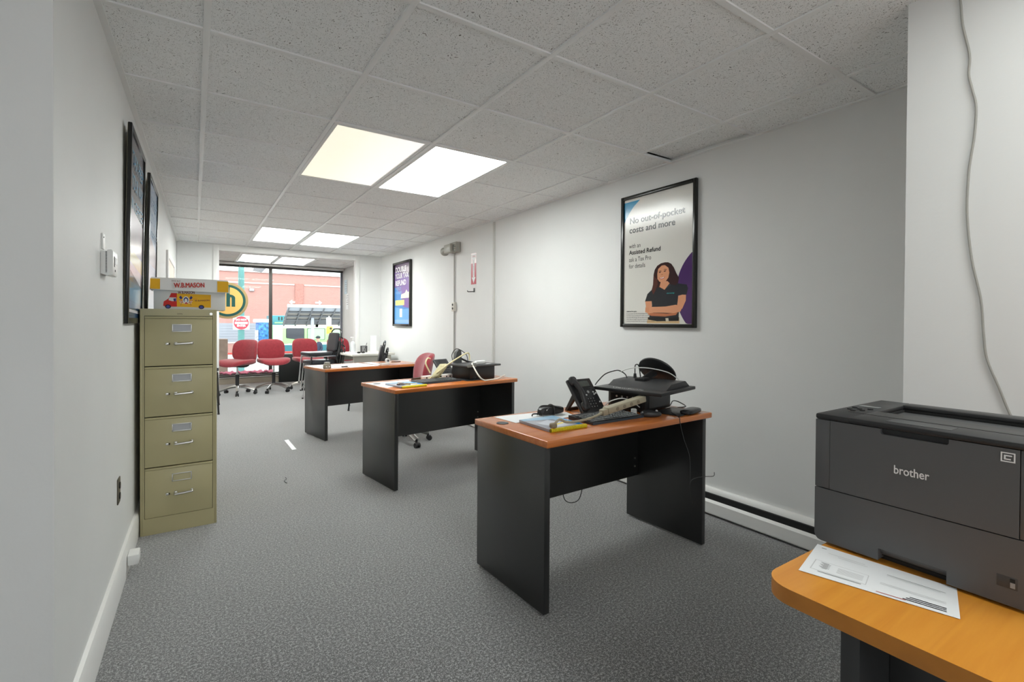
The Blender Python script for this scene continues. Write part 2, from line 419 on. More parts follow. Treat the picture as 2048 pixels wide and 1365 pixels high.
fixture(2, 11.65, (CRM, CRM), 'right cream ceiling light panel inside the window bay', 'recessed ceiling lights', PANEL_EMIT*.35)

# left baseboard and its small white junction box, right baseboard heater
b = MB()
b.prism([(0, 0), (.02, 0), (.02, .12), (.012, .135), (0, .14)], 0, YP-Y0, TRIMW, T(xl(Y0), Y0, 0) @ Matrix.Rotation(RL, 4, 'Z') @ Matrix(((1, 0, 0, 0), (0, 0, 1, 0), (0, 1, 0, 0), (0, 0, 0, 1))))
struct(b.build('baseboard_left'))
MY = Matrix(((1, 0, 0, 0), (0, 0, 1, 0), (0, 1, 0, 0), (0, 0, 0, 1)))
o = MB(); o.box(0, .045, -.045, .045, -.025, .025, WHITE, .006)
tag(o.build('junction_box', None, (xl(2.98)+.021, 2.98, .075)), 'small white box on the left baseboard before the file cabinet', 'cable box')
HT = thing('baseboard_heater', 'long white baseboard heater with dark slot along the right wall', 'heater', (xr(.7), .7, 0), math.degrees(RR))
b = MB(); hl = 5.6
b.prism([(0, .17), (-.018, .17), (-.03, .155), (-.034, .14), (0, .14)], 0, hl, TRIMW, MY)
b.prism([(-.055, .02), (-.062, .02), (-.062, .088), (-.05, .104), (-.046, .1), (-.055, .088)], 0, hl, TRIMW, MY)
b.prism([(0, .012), (-.055, .012), (-.055, .02), (0, .02)], 0, hl, TRIMW, MY)
b.build('cover', HT)
b = MB(); b.box(-.05, -.001, 0, hl, .02, .14, DARKGAP)
for k in range(40): b.box(-.045, -.006, .05+k*.14, .052+k*.14, .05, .12, ALU)
b.build('heating_core', HT)

# door in the far end of the left wall
D = struct(thing('door_1', '', '', (xl(6.12)+.001, 6.12, 0), math.degrees(RL)))
del D['label'], D['category']
b = MB(); b.box(0, .02, 0, .07, 0, 1.96, TRIMW, .003); b.box(0, .02, 1.28, 1.35, 0, 1.96, TRIMW, .003); b.box(0, .02, .07, 1.28, 1.89, 1.96, TRIMW, .003); b.build('door_frame', D)
b = MB(); b.box(0, .01, .07, 1.28, .005, 1.89, mat('cream_door_paint', (.70, .60, .52), .45)); b.build('door_panel', D)
b = MB(); b.cyl((.01, .14, .98), (.05, .14, .98), .01, CHROME); b.super((.06, .14, .98), (.018, .026, .026), CHROME, 1, 1); b.build('door_handle', D)

# ------------------------------------------------------------------ shop window
W = struct(thing('window_1', '', '', (0, YB-.06, 0))); del W['label'], W['category']
WF = mat('dark_window_metal', (.05, .045, .042), .4)
b = MB()
b.box(.335, 2.835, -.02, .04, 2.292, 2.335, WF, .003)
b.box(1.262, 1.322, -.02, .04, .2, 2.292, WF, .003)
b.box(2.79, 2.84, -.03, .04, 0, 2.292, WF, .003)
b.box(.335, .36, -.02, .04, .2, 2.292, WF, .003)
b.build('window_frame', W)
b = MB(); b.box(2.67, 2.735, .0, .05, 0, 2.292, mat('blue_grey_post', (.16, .18, .22), .4), .004); b.build('corner_post', W)
b = MB()
for z0, z1, d in ((.115, .135, -.07), (.155, .168, -.055), (.185, .205, -.035)): b.box(.336, 2.66, d, .04, z0, z1, ALU, .003)
b.box(.336, 2.66, -.02, .03, .135, .185, mat('grey_sill_recess', (.12, .12, .11), .5)); b.build('window_sill', W)
for x0, x1 in ((.36, 1.262), (1.322, 2.67), (2.735, 2.79)):
    b = MB(); b.box(x0, x1, .008, .014, .205, 2.292, GLASS); b.build('window_pane', W)
b = MB(); b.box(xl(YB)+.1, xr(YB)-.02, YB-.25, YB-.12, 2.325, HC-.005, mat('pale_grey_blind', (.62, .62, .60), .5), .004)
struct(b.build('trim_2'))
b = MB(); b.tube([(2.762, 10.76, 2.3), (2.764, 10.76, 1.6), (2.772, 10.74, 1.35), (2.776, 10.77, 1.0), (2.77, 10.76, .55)], .006, WHITE)
b.lathe([(.0, 0), (.012, .01), (.014, .05), (.006, .08)], WHITE, T(2.771, 10.745, 1.32))
tag(b.build('blind_cord'), 'white blind pull cord hanging at the right end of the window', 'cord')
for (zc, h, lb, yy) in ((1.97, .3, 'pale blue notice sheet taped on the bay side wall', 10.62), (1.66, .34, 'lower printed notice sheet on the bay side wall', 10.5)):
    n = thing('notice_sheet', lb, 'notice', (xr(yy)-.003, yy, zc), 0, 'notices on the bay side wall')
    b = MB(); b.box(-.003, 0, -.1, .1, -h/2, h/2, PAPER if zc < 1.8 else mat('pale_blue_paper', (.6, .72, .8), .6)); b.build('sheet', n)
    b = MB()
    for k in range(5): b.box(-.0036, -.003, -.08, .02+.04*(k % 2), h/2-.06-k*.045, h/2-.05-k*.045, mat('grey_print', (.3, .3, .3), .7))
    b.build('printed_lines', n)

# round sign hanging in the window
t = thing('hanging_sign', 'round gold and green sign with letter h hanging in the shop window', 'sign', (.525, 10.62, 1.615))
GOLD = mat('gold_rim', (.46, .34, .15), .45); GRN = mat('dark_green_enamel', (.0, .095, .085), .45); YLW = mat('sign_yellow', (.95, .60, .17), .5)
My = Rx(90)
b = MB(); b.cyl((0, -.012, 0), (0, .012, 0), .345, GOLD, seg=64); b.build('rim', t)
b = MB(); b.cyl((0, -.016, 0), (0, -.0125, 0), .30, GRN, seg=64); b.cyl((0, -.0185, 0), (0, -.0162, 0), .255, YLW, seg=64); b.build('face', t)
b = MB()
arch = [(.125, -.115), (.125, .05)]+[(.035+.09*math.cos(math.radians(a)), .05+.065*math.sin(math.radians(a))) for a in range(15, 91, 15)]
inner = [(.040+.027*math.cos(math.radians(a)), .035+.035*math.sin(math.radians(a))) for a in range(90, -1, -15)]
b.prism(arch+[(.035, .115), (.035, .29), (-.02, .29), (-.02, -.115), (.04, -.115), (.04, .03)]+inner[1:]+[(.067, -.115)], .0187, .0198, GRN, My @ Matrix.Identity(4))
b.build('letter', t)
for x in (-.2, .2): b = MB(); b.cyl((x, 0, .28), (x, 0, .72), .002, ALU, seg=6); b.build('hanging_wire', t)

# low black panel, pink cloth on the sill
b = MB(); b.box(1.42, 2.66, 10.66, 10.72, .0, .56, mat('black_panel', (.012, .016, .016), .5), .004); b.box(1.42, 2.66, 10.655, 10.725, .56, .575, mat('pale_panel_edge', (.5, .55, .55), .4))
tag(b.build('floor_panel'), 'low black panel with pale top edge standing below the window', 'panel')
b = MB(); nx, ny = 26, 6; vs = []
for i in range(nx+1):
    for j in range(ny+1):
        x = .40+.92*i/nx; vs.append((x, 10.70+.13*j/ny, .235+.018*math.sin(i*.9+j)+.012*math.sin(i*2.3)+.01*(j == 3)))
b.add(vs, [(i*(ny+1)+j, (i+1)*(ny+1)+j, (i+1)*(ny+1)+j+1, i*(ny+1)+j+1) for i in range(nx) for j in range(ny)], mat('pink_cloth', (.75, .25, .36), .8))
cl = b.build('pink_cloth'); md = cl.modifiers.new('s', 'SOLIDIFY'); md.thickness = .02
tag(cl, 'crumpled pink cloth lying on the window sill behind the red chairs', 'cloth')

# ------------------------------------------------------------------ outside
ASPH = mat('asphalt', (.30, .30, .30), .9, noise=(4, .1)); GZ = -1.3
b = MB(); b.box(-60, 90, 14.5, 75, GZ-.1, GZ, ASPH); tag(b.build('street'), '', ''); struct(bpy.data.objects['street']); del bpy.data.objects['street']['label'], bpy.data.objects['street']['category']
b = MB(); b.box(-40, 60, YB+.01, 14.5, -.5, -.3, mat('sidewalk_concrete', (.62, .62, .60), .9, noise=(3, .08))); sw = b.build('sidewalk'); struct(sw)
BD = thing('brick_building', 'long red brick building with white roof edge across the street', 'building', (0, 52, GZ))
h = 5.87-GZ
b = MB(); b.box(-30, 70, 0, 12, 0, h, BRICK); b.build('wall', BD)
b = MB(); b.box(-30.2, 70.2, -.15, 12.2, h, h+.12, WHITE); b.build('roof_edge', BD)
STN = mat('pale_stone', (.62, .55, .5), .8)
b = MB(); b.box(-30, 8.3, -.06, .0, 6.08, 6.2, STN); b.box(9.2, 70, -.06, 0, 6.08, 6.2, STN); b.build('stone_band', BD)
b = MB(); b.box(8.35, 9.1, -.1, 0, 0, h-.9, mat('diamond_brick', (.40, .19, .16), .9, noise=(18, .35))); b.build('brick_pier', BD)
b = MB()
for k in range(16): b.box(-9, 5.2, -.05+.02*(k % 2), 0, .35+k*.123, .35+(k+1)*.123, mat('grey_shutter', (.28, .30, .34), .5))
b.build('roller_shutter', BD)
b = MB(); b.box(4.33, 4.75, -.18, 0, 5.35, 5.62, mat('grey_metal', (.25, .25, .27), .4), .02); b.box(4.38, 4.7, -.2, -.18, 5.4, 5.57, WHITE); b.build('wall_lamp', BD)
for nm, x, s, lb in (('wall_arrow', 8.15, -1, 'white arrow pointing left'), ('wall_arrow', 10.55, 1, 'white arrow pointing right')):
    b = MB(); z = 4.42
    b.prism([(x-s*.3, z-.08), (x+s*.05, z-.08), (x+s*.05, z-.25), (x+s*.35, z), (x+s*.05, z+.25), (x+s*.05, z+.08), (x-s*.3, z+.08)], .02, .05, WHITE, Rx(90) @ T(0, 0, 0)); a = b.build(nm, BD); a['label'] = lb
b = MB(); b.box(-14, 7.5, 0, .4, 0, .75, BRICK); b.box(-14, 7.5, -.03, .43, .75, .85, STN)
tag(b.build('low_wall', None, (0, 44, GZ)), 'low brick wall in front of the grey roller shutter', 'wall')
RAIL = thing('railing', 'white picket railing with red top rail across the street', 'railing', (0, 26, GZ))
b = MB(); b.box(-6, 4.1, -.03, .03, .96, 1.04, mat('red_rail_paint', (.7, .04, .03), .5)); b.build('top_rail', RAIL)
b = MB()
for k in range(52): b.box(-6+k*.19, -5.97+k*.19, -.012, .012, 0.02, .96, WHITE)
b.box(-6, 4.1, -.015, .015, .1, .15, WHITE); b.build('pickets', RAIL)
b = MB(); b.cyl((1.70, 24, GZ), (1.70, 24, 7.2), .13, mat('teal_pole_paint', (.07, .21, .20), .5, noise=(2, .2)), r2=.11)
tag(b.build('street_pole'), 'teal street pole carrying the do not enter sign', 'pole')
SG = thing('road_sign', 'square white DO NOT ENTER road sign with red disc on teal pole', 'sign', (1.69, 23.82, 1.135))
SRED = mat('sign_red', (.72, .03, .05), .4)
b = MB(); b.box(-.31, .31, 0, .01, -.28, .3, WHITE, .003); b.build('plate', SG)
b = MB(); b.cyl((0, -.006, .01), (0, -.001, .01), .285, SRED, seg=48); b.box(-.24, .24, -.01, -.0065, -.035, .055, WHITE); b.build('red_disc', SG)
b = MB()
b.text('DO NOT', .115, WHITE, T(-.006, -.011, .105) @ My, 'CENTER', .005, xs=.9); b.text('ENTER', .115, WHITE, T(-.006, -.011, -.15) @ My, 'CENTER', .005, xs=.95); b.text('DO NOT ENTER', .055, mat('grey_print', (.3, .3, .3)), T(0, -.0115, -.008) @ My, 'CENTER')
b.build('lettering', SG)
b = MB(); b.box(.12, .60, 12.0, 12.4, -.3, .84, mat('brown_box_paint', (.20, .14, .11), .7, noise=(6, .2)), .01)
tag(b.build('street_cabinet'), 'brown box standing on the sidewalk at the left window edge', 'cabinet')
b = MB(); b.prism([(0, .0), (.26, 0), (.18, -.1), (.0, -.07)], 0, .3, mat('grey_metal', (.25, .25, .27), .4), T(1.08, 12.2, 2.42) @ Rx(90)); b.cyl((1.15, 12.05, 2.4), (1.15, 12.05, 3.1), .02, ALU)
tag(b.build('outdoor_lamp'), 'grey floodlight hanging outside above the shop window', 'lamp')
b = MB(); b.box(-3, 6, 11.5, 12.9, 3.0, 3.08, WHITE); struct(b.build('trim_3'))

# green and white bus
BGRN = mat('light_green_bus_paint', (.30, .58, .22), .35); BWHT = mat('white_bus_paint', (.85, .87, .85), .35); BTEAL = mat('dark_teal_bus_paint', (.02, .14, .17), .35)
WIN = mat('dark_bus_glass', (.02, .025, .035), .08); PALEG = mat('pale_green_bus_glass', (.32, .55, .30), .1)
t = thing('bus', 'light green and white bus parked across the street', 'bus', (0, 36, GZ))
b = MB(); b.box(4.45, 13.2, 0, 2.5, .35, 2.26, BGRN, .08); b.build('body', t)
b = MB(); b.box(4.43, 5.0, -.012, 0, .9, 2.2, BWHT); b.box(5.0, 13.1, -.012, 0, 2.05, 2.22, BWHT); b.prism([(5.0, .9), (13.1, .9), (13.1, 1.05), (7.0, 1.05), (6.4, 1.32), (6.0, 1.05), (5.0, .95)], 0, .012, BWHT, Rx(90)); b.build('white_stripe', t)
b = MB(); b.box(4.45, 13.15, -.015, 0, .35, .9, BTEAL); b.build('lower_panel', t)
def rwin(x0, x1, z0, z1, m, tt, slant=0):
    b = MB(); r = .07; P = []
    cs = [(x1-r, z1-r, 0), (x0+r, z1-r, 90), (x0+r, z0+r+slant, 180), (x1-r, z0+r, 270)]
    for cx, cz, a0 in cs:
        for k in range(5): a = math.radians(a0+k*22.5); P.append((cx+r*math.cos(a), cz+r*math.sin(a)))
    b.prism([(p[0]+(p[0]-(x0+x1)/2)*.05, p[1]+(p[1]-(z0+z1)/2)*.07) for p in P], .005, .018, BLKP, Rx(90))
    b.prism(P, .018, .024, m, Rx(90)); b.build('window', tt)
rwin(5.25, 6.36, 1.24, 2.02, WIN, t, .14); rwin(6.6, 7.72, 1.25, 2.02, PALEG, t); rwin(8.0, 9.1, 1.25, 2.02, PALEG, t); rwin(9.4, 10.5, 1.25, 2.02, WIN, t)
for x in (6.1, 11.6):
    b = MB(); b.cyl((x, -.02, .45), (x, .3, .45), .45, BLKP, seg=24); b.cyl((x, -.04, .45), (x, -.02, .45), .2, ALU, seg=16); b.build('wheel', t)
t = thing('teal_truck', 'teal truck with slatted vent standing behind the bus', 'truck', (0, 39.5, GZ))
b = MB(); b.box(4.75, 6.4, 0, 3, .5, 2.95, mat('teal_truck_paint', (.04, .22, .26), .4), .05); b.build('body', t)
b = MB()
for k in range(6): b.box(5.2+k*.2, 5.28+k*.2, -.03, 0, 2.6, 2.85, BLKP, M=None)
b.box(4.95, 6.1, -.02, 0, 2.36, 2.46, PALEG); b.build('vent', t)
b = MB()
for x in (5.2, 6.0): b.cyl((x, 0, .45), (x, .3, .45), .45, BLKP)
b.build('wheel', t)
t = thing('blue_truck', 'bright blue truck load with white spots left of the bus', 'truck', (0, 37.6, GZ))
b = MB(); b.box(3.72, 4.36, 0, 2, .6, 2.42, mat('blue_white_print', (.05, .20, .62), .5, noise=(5, .8)), .06); b.build('body', t)
b = MB(); b.box(3.55, 4.5, -.02, 2.05, 2.42, 2.66, mat('dusty_white', (.75, .8, .82), .7, noise=(6, .2)), .05); b.build('roof', t)
b = MB(); b.box(3.5, 3.7, -.1, .1, .9, 1.9, mat('mixed_grey', (.45, .45, .55), .6, noise=(8, .4)), .03); b.build('mirror', t)
b = MB(); b.cyl((4.0, -.05, .42), (4.0, .3, .42), .42, BLKP); b.build('wheel', t)
# bus shelter
t = thing('bus_shelter', 'grey slanted shelter roof on a single post before the bus', 'shelter', (0, 28, GZ))
SH = mat('shelter_grey', (.17, .18, .19), .45); SHL = mat('shelter_pale', (.45, .50, .56), .4)
RF = T(4.15, 0, 3.32) @ Rx(-28)
b = MB(); b.box(0, 3.2, 0, 2.1, 0, .04, SH, M=RF); b.box(-.03, 3.23, -.05, .0, -.06, .1, WHITE, M=RF); b.build('roof', t)
b = MB(); b.box(0, 3.2, .05, .4, -.05, -.01, SHL, M=RF)
for y in (.5, .95, 1.4): b.box(0, 3.2, y, y+.1, -.09, -.01, SH, M=RF)
for k in range(6): b.box(.02+k*.6, .08+k*.6, .0, 2.1, -.1, -.01, SH, M=RF)
for k in range(5):
    for y in (.62, 1.07): b.box(.1+k*.6, .6+k*.6, y, y+.3, -.008, -.002, mat('shelter_panel', (.42, .40, .36), .5), M=RF)
b.build('roof_frame', t)
b = MB(); b.box(5.5, 5.66, 1.0, 1.15, 0, 2.85, SHL, .01); b.build('post', t)
b = MB()
for k in range(5): b.box(5.72, 5.86, .9, .93, 2.2+k*.0, 2.36, mat('speckle', (.6, .62, .66), .5)); 
b.build('bracket', t)
t = thing('bus_stop_sign', 'yellow and white hanging stop sign beside the shelter post', 'sign', (5.58, 25, 0))
b = MB(); b.box(-.13, .11, 0, .02, 1.0, 1.42, WHITE, .005); b.build('white_plate', t)
b = MB(); b.box(-.12, .17, 0, .02, .62, .99, mat('sign_yellow_paint', (.85, .70, .06), .5), .005); b.cyl((.08, -.01, .88), (.08, 0, .88), .06, BLKP); b.build('yellow_plate', t)
b = MB(); b.cyl((0, .03, GZ), (0, .03, 1.5), .03, ALU); b.build('post', t)

# picket fence in front of the bus
b = MB(); 
for k in range(26): b.box(4.2+k*.1, 4.23+k*.1, -.01, .01, .0, .98, mat('dark_fence', (.05, .08, .09), .5))
for z in (.62, .78, .93): b.box(4.2, 6.8, -.015, .015, z, z+.025, mat('dark_fence', (.05, .08, .09), .5))
tag(b.build('metal_fence', None, (0.05, 27.6, GZ)), 'dark grid fence low behind the second red chair', 'fence')

# person on the street (one continuous skinned body)
def skin_mesh(name, pts, edges, m, parent, levels=2, root=0):
    me = bpy.data.meshes.new(name); me.from_pydata([p[0] for p in pts], edges, []); o = bpy.data.objects.new(name, me); COL.objects.link(o)
    sm = o.modifiers.new('skin', 'SKIN'); 
    for i, p in enumerate(pts):
        r = p[1] if isinstance(p[1], tuple) else (p[1], p[1]); me.skin_vertices[0].data[i].radius = r
    me.skin_vertices[0].data[root].use_root = True
    ss = o.modifiers.new('sub', 'SUBSURF'); ss.levels = levels; ss.render_levels = levels
    bpy.context.view_layer.update()
    me2 = bpy.data.meshes.new_from_object(o.evaluated_get(bpy.context.evaluated_depsgraph_get()))
    for p in me2.polygons: p.use_smooth = True
    me2.materials.clear(); me2.materials.append(m)
    bpy.data.objects.remove(o); q = bpy.data.objects.new(name, me2); COL.objects.link(q); q.parent = parent; return q
P = thing('person', 'person in navy jacket and dark cap walking past outside the window', 'person', (5.52, 27, GZ-.03), -75)
NAVY = mat('navy_jacket', (.02, .03, .06), .8); SKN = mat('skin', (.55, .30, .22), .6)
pts = [((0, 0, .92), (.16, .12)), ((0, 0, 1.15), (.18, .13)), ((0, -.01, 1.36), (.2, .13)), ((0, -.02, 1.46), (.08, .07)), ((0, -.04, 1.53), (.06, .06)), ((0, -.06, 1.64), (.085, .1)), ((0, -.06, 1.72), (.07, .085)),
       ((.2, 0, 1.38), .07), ((.26, .04, 1.12), .055), ((.24, -.12, .95), .042), ((.24, -.2, .92), .035),
       ((-.2, 0, 1.38), .07), ((-.26, .02, 1.12), .055), ((-.24, -.16, .98), .042), ((-.24, -.24, .97), .035),
       ((.1, 0, .85), .1), ((.11, -.12, .48), .07), ((.11, -.02, .1), .05), ((.11, -.14, .04), .045),
       ((-.1, 0, .85), .1), ((-.11, .06, .48), .07), ((-.11, .22, .14), .05), ((-.11, .12, .05), .045)]
ed = [(0, 1), (1, 2), (2, 3), (3, 4), (4, 5), (5, 6), (2, 7), (7, 8), (8, 9), (9, 10), (2, 11), (11, 12), (12, 13), (13, 14), (0, 15), (15, 16), (16, 17), (17, 18), (0, 19), (19, 20), (20, 21), (21, 22)]
body = skin_mesh('body', pts, ed, NAVY, P)
body.data.materials.append(SKN)
for p in body.data.polygons:
    c = p.center
    if c.z > 1.49 or (abs(c.x) > .18 and c.y < -.16 and .8 < c.z < 1.05): p.material_index = 1
b = MB(); b.super((0, -.055, 1.715), (.1, .12, .085), mat('dark_cap', (.02, .03, .035), .7), 1, 1); b.super((0, -.17, 1.70), (.075, .07, .012), mat('dark_cap', (.02, .03, .035), .7), .8, 1); b.build('cap', P)

# ================================================================== things on the walls
def wallR(y, z=0): return (xr(y), y, z)
def on_right(name, label, cat, y, z, group=None):   # local: +x = out of wall into room is -x, y along wall, z up
    return thing(name, label, cat, wallR(y, z), math.degrees(RR), group)
def frame_box(b, y0, y1, z0, z1, wd, dp, m, sx):     # four bars standing off the wall, sx=-1 right wall, +1 left wall
    X = lambda a, c: (min(sx*a, sx*c), max(sx*a, sx*c))
    for (a, c, e, f) in ((y0, y0+wd, z0, z1), (y1-wd, y1, z0, z1), (y0+wd, y1-wd, z0, z0+wd), (y0+wd, y1-wd, z1-wd, z1)):
        x = X(.002, dp); b.box(x[0], x[1], a, c, e, f, m, .004)
# plane helper for prints on the right wall: u runs from far (left in view) to near, v up
def MR(y_far, z0, off): # maps (u,v,w) -> local wall coords
    return Matrix(((0, 0, -1, -off), (-1, 0, 0, y_far), (0, 1, 0, z0), (0, 0, 0, 1)))
PP = lambda name, r, g, b_, rough=.17: mat(name, srgb(r, g, b_), rough, spec=.5, bump=(5, .06))

# --- large poster with the woman
Pw, Ph = .672, 1.005
t = on_right('framed_poster', 'large black framed poster with smiling woman in black polo, arms folded', 'poster', 2.028, 1.203)
b = MB(); frame_box(b, 0, Pw, 0, Ph, .026, .028, FRAMEBLK, -1); b.box(-.014, -.002, .02, Pw-.02, .02, Ph-.02, BLKP); b.build('frame', t)
b = MB(); M = MR(Pw, 0, .0145)
W_, H_ = Pw, Ph
pg = PP('poster_grey', 214, 211, 204)
b.rect(.026, W_-.026, .026, H_-.026, pg, M, 0)
SC = lambda pts: [((p[0]-105)/(722-105)*W_ if 0 else p[0], p[1]) for p in pts]
def q(u, v): return (u*W_, v*H_)
arc = [q(.04, .96), q(.28, .96)]+[q(.28-.24*math.sin(a*PI/2/6)*.98, .96-.15*(1-math.cos(a*PI/2/6))) for a in range(1, 7)]
b.poly([q(.04, .955), q(.04, .80), q(.07, .835), q(.12, .875), q(.18, .915), q(.27, .955)][::-1], PP('poster_cyan', 20, 140, 185), M, .0004)
cx, cz, rr = 1.26*W_, .25*H_, .50*W_
arcp = [(cx+rr*math.cos(math.radians(a)), cz+rr*math.sin(math.radians(a))) for a in range(125, 238, 4)]
arcp = [(min(p[0], W_-.027), max(p[1], .027)) for p in arcp if p[0] < W_-.0265]
b.poly(arcp+[(W_-.027, .027), (W_-.027, arcp[0][1])], PP('poster_purple', 74, 40, 96), M, .0004)
zz = .0008
HAIR = PP('hair_dark_brown', 52, 24, 20); HAIR2 = PP('hair_brown', 82, 40, 30); SK1 = PP('skin_print', 216, 150, 112); SK2 = PP('skin_print_shade', 186, 112, 74); POLO = PP('polo_black', 34, 35, 38); POLO2 = PP('polo_seam', 52, 53, 56); KH = PP('khaki_print', 205, 172, 128)
# figure outline in crop pixels of the photograph turned into poster fractions
def g_(x, y): # x,y in a 986x1365 picture of the poster's lower right corner
    u = 0.352+(x-245)/(800-245)*(0.958-0.352); v = .03+(1268-y)/(1268-240)*.433
    return (u*W_, v*H_)
def blob(pts, m, z): b.poly([g_(*p) for p in pts], m, M, z)
blob([(490, 240), (440, 250), (395, 285), (365, 350), (352, 430), (350, 520), (345, 620), (325, 700), (335, 770), (360, 780), (430, 780), (520, 700), (560, 600), (640, 610), (650, 520), (620, 440), (590, 340), (560, 275), (525, 246)], HAIR, zz)
blob([(270, 1268), (285, 1160), (655, 1160), (660, 1268)], KH, zz)
blob([(440, 560), (420, 660), (480, 720), (560, 640), (540, 560)], SK2, zz+.0002)
blob([(430, 650), (320, 700), (275, 760), (245, 890), (330, 890), (335, 960), (300, 1165), (650, 1170), (655, 1020), (660, 860), (640, 805), (735, 800), (750, 700), (735, 640), (600, 600), (545, 600), (485, 705)], POLO, zz+.0003)
blob([(430, 650), (470, 640), (487, 700), (480, 705)], POLO2, zz+.0005); blob([(545, 600), (560, 630), (500, 690), (487, 700)], POLO2, zz+.0005)
blob([(435, 600), (432, 655), (486, 702), (540, 605), (530, 560), (440, 560)], SK1, zz+.0006)
blob([(420, 300), (400, 360), (390, 440), (400, 510), (425, 560), (460, 578), (500, 560), (530, 500), (540, 420), (530, 340), (490, 290), (450, 285)], SK1, zz+.0007)
blob([(412, 405), (425, 392), (445, 400), (430, 412)], HAIR, zz+.0009); blob([(470, 390), (490, 376), (505, 384), (488, 400)], HAIR, zz+.0009)
blob([(405, 385), (425, 372), (448, 378), (446, 386), (422, 382)], HAIR, zz+.0009); blob([(466, 366), (490, 352), (512, 366), (510, 372), (488, 362)], HAIR, zz+.0009)
blob([(440, 440), (452, 436), (468, 442), (455, 452)], SK2, zz+.0009)
blob([(418, 490), (450, 494), (490, 474), (480, 505), (452, 520), (430, 512)], PP('lips_print', 178, 70, 62), zz+.0009)
blob([(426, 493), (452, 498), (484, 481), (474, 500), (450, 509), (434, 504)], PP('teeth_print', 240, 236, 230), zz+.001)
blob([(490, 240), (440, 250), (395, 285), (365, 350), (352, 430), (400, 500), (398, 420), (408, 340), (450, 290), (500, 284), (528, 330), (545, 420), (535, 500), (520, 560), (560, 620), (620, 640), (640, 540), (610, 420), (580, 320), (545, 262)], HAIR, zz+.0011)
blob([(352, 430), (346, 600), (330, 700), (350, 775), (380, 700), (405, 600), (400, 520), (370, 480)], HAIR2, zz+.0012)
blob([(250, 885), (330, 885), (335, 980), (265, 1040)], SK1, zz+.0012)
blob([(645, 815), (690, 800), (730, 805), (728, 900), (690, 1030), (630, 1000), (640, 900)], SK1, zz+.0012)
blob([(300, 1085), (520, 1105), (640, 1090), (620, 1130), (500, 1152), (330, 1140), (280, 1110)], SK2, zz+.0013)
blob([(255, 985), (350, 985), (500, 985), (620, 960), (690, 1010), (670, 1075), (600, 1098), (480, 1090), (360, 1085), (290, 1100), (250, 1070)], SK1, zz+.0014)
for k in range(4): blob([(252, 1005+k*22), (300, 1003+k*24), (302, 1007+k*24), (252, 1010+k*22)], SK2, zz+.0016)
blob([(285, 1165), (655, 1168), (652, 1225), (400, 1232), (290, 1205)], PP('belt_print', 20, 18, 18), zz+.0014)
blob([(500, 1180), (535, 1180), (540, 1232), (505, 1232)], PP('buckle_print', 210, 200, 180), zz+.0016)
b.text('refund advantage', .012, PP('teal_print', 60, 190, 190), M @ T(*g_(510, 772), zz+.0016), width=.066)
b.build('print', t, recalc=False)
b = MB(); INKP = PP('ink_print', 38, 36, 36)
def ptxt(s_, u, v, size, width, off=0, m=INKP): b.text(s_, size, m, M @ T(u*W_, v*H_, .0009), width=width*W_, off=off)
ptxt('No out-of-pocket', .115, .785, .066, .735, .0011); ptxt('costs and more', .115, .715, .066, .62, .0011)
ptxt('with an', .115, .60, .048, .165); ptxt('Assisted Refund', .115, .552, .046, .44, .0010); ptxt('ask a Tax Pro', .115, .497, .048, .315); ptxt('for details', .115, .447, .048, .235)
ptxt('Additional fee applies', .085, .115, .014, .15, .0002)
for k in range(5): ptxt(['An assisted refund is not a loan and may be subject to fees and eligibility rules', 'for all clients. Ask your tax professional for details on the available options and', 'bank products offered. Fees apply. Offer may change or be discontinued at any time', 'without notice and is subject to approval by the bank and identity verification', 'procedures of the bank. Member FDIC. See office for details and conditions'][k], .085, .098-k*.0145, .0115, .40)
b.build('lettering', t, recalc=False)

# --- poster with DOUBLE YOUR TAX REFUND
t = on_right('framed_poster', 'black framed purple and blue DOUBLE YOUR TAX REFUND poster on the far right wall', 'poster', 6.96, 1.165)
pw, ph = .735, 1.02
b = MB(); frame_box(b, 0, pw, 0, ph, .035, .04, FRAMEBLK, -1); b.box(-.015, -.002, .02, pw-.02, .02, ph-.02, BLKP); b.build('frame', t)
b = MB(); M = MR(pw, 0, .0155); q2 = lambda u, v: (u*pw, v*ph)
PUR = PP('poster_violet', 118, 92, 152); PUR2 = PP('poster_plum', 88, 66, 98); BLU = PP('poster_blue', 70, 130, 195); BLU2 = PP('poster_light_blue', 96, 160, 220)
b.rect(.035, pw-.035, .035, ph-.035, PUR, M, 0); b.poly([q2(.05, .965), q2(.95, .965), q2(.95, .78), q2(.05, .86)][::-1], PUR2, M, .0003)
b.poly([q2(.05, .62), q2(.42, .5), q2(.55, .30), q2(.95, .27), q2(.95, .035), q2(.05, .035)][::-1], BLU, M, .0003)
b.poly([q2(.05, .30), q2(.6, .26), q2(.95, .27), q2(.95, .035), q2(.05, .035)][::-1], BLU2, M, .0005)
WP = PP('poster_white', 236, 232, 238); YP2 = PP('sticker_yellow', 236, 224, 130)
b.poly([q2(.42, .43), q2(.95, .43), q2(.95, .52), q2(.80, .52), q2(.74, .56), q2(.66, .51), q2(.44, .49)][::-1], PP('cream_print', 226, 224, 196), M, .0006)
b.rect(.10*pw, .62*pw, .325*ph, .405*ph, YP2, M, .0012); b.rect(.36*pw, .5*pw, .14*ph, .27*ph, WP, M, .0008)
b.rect(.06*pw, .94*pw, .05*ph, .10*ph, PP('poster_pale_blue', 130, 176, 224), M, .0007)
b.build('print', t, recalc=False)
b = MB()
for s_, v, wd in (('DOUBLE', .845, .60), ('YOUR TAX', .745, .76), ('REFUND', .635, .60)): b.text(s_, .115, WP, M @ T(.10*pw, v*ph, .001), width=wd*pw, off=.004)
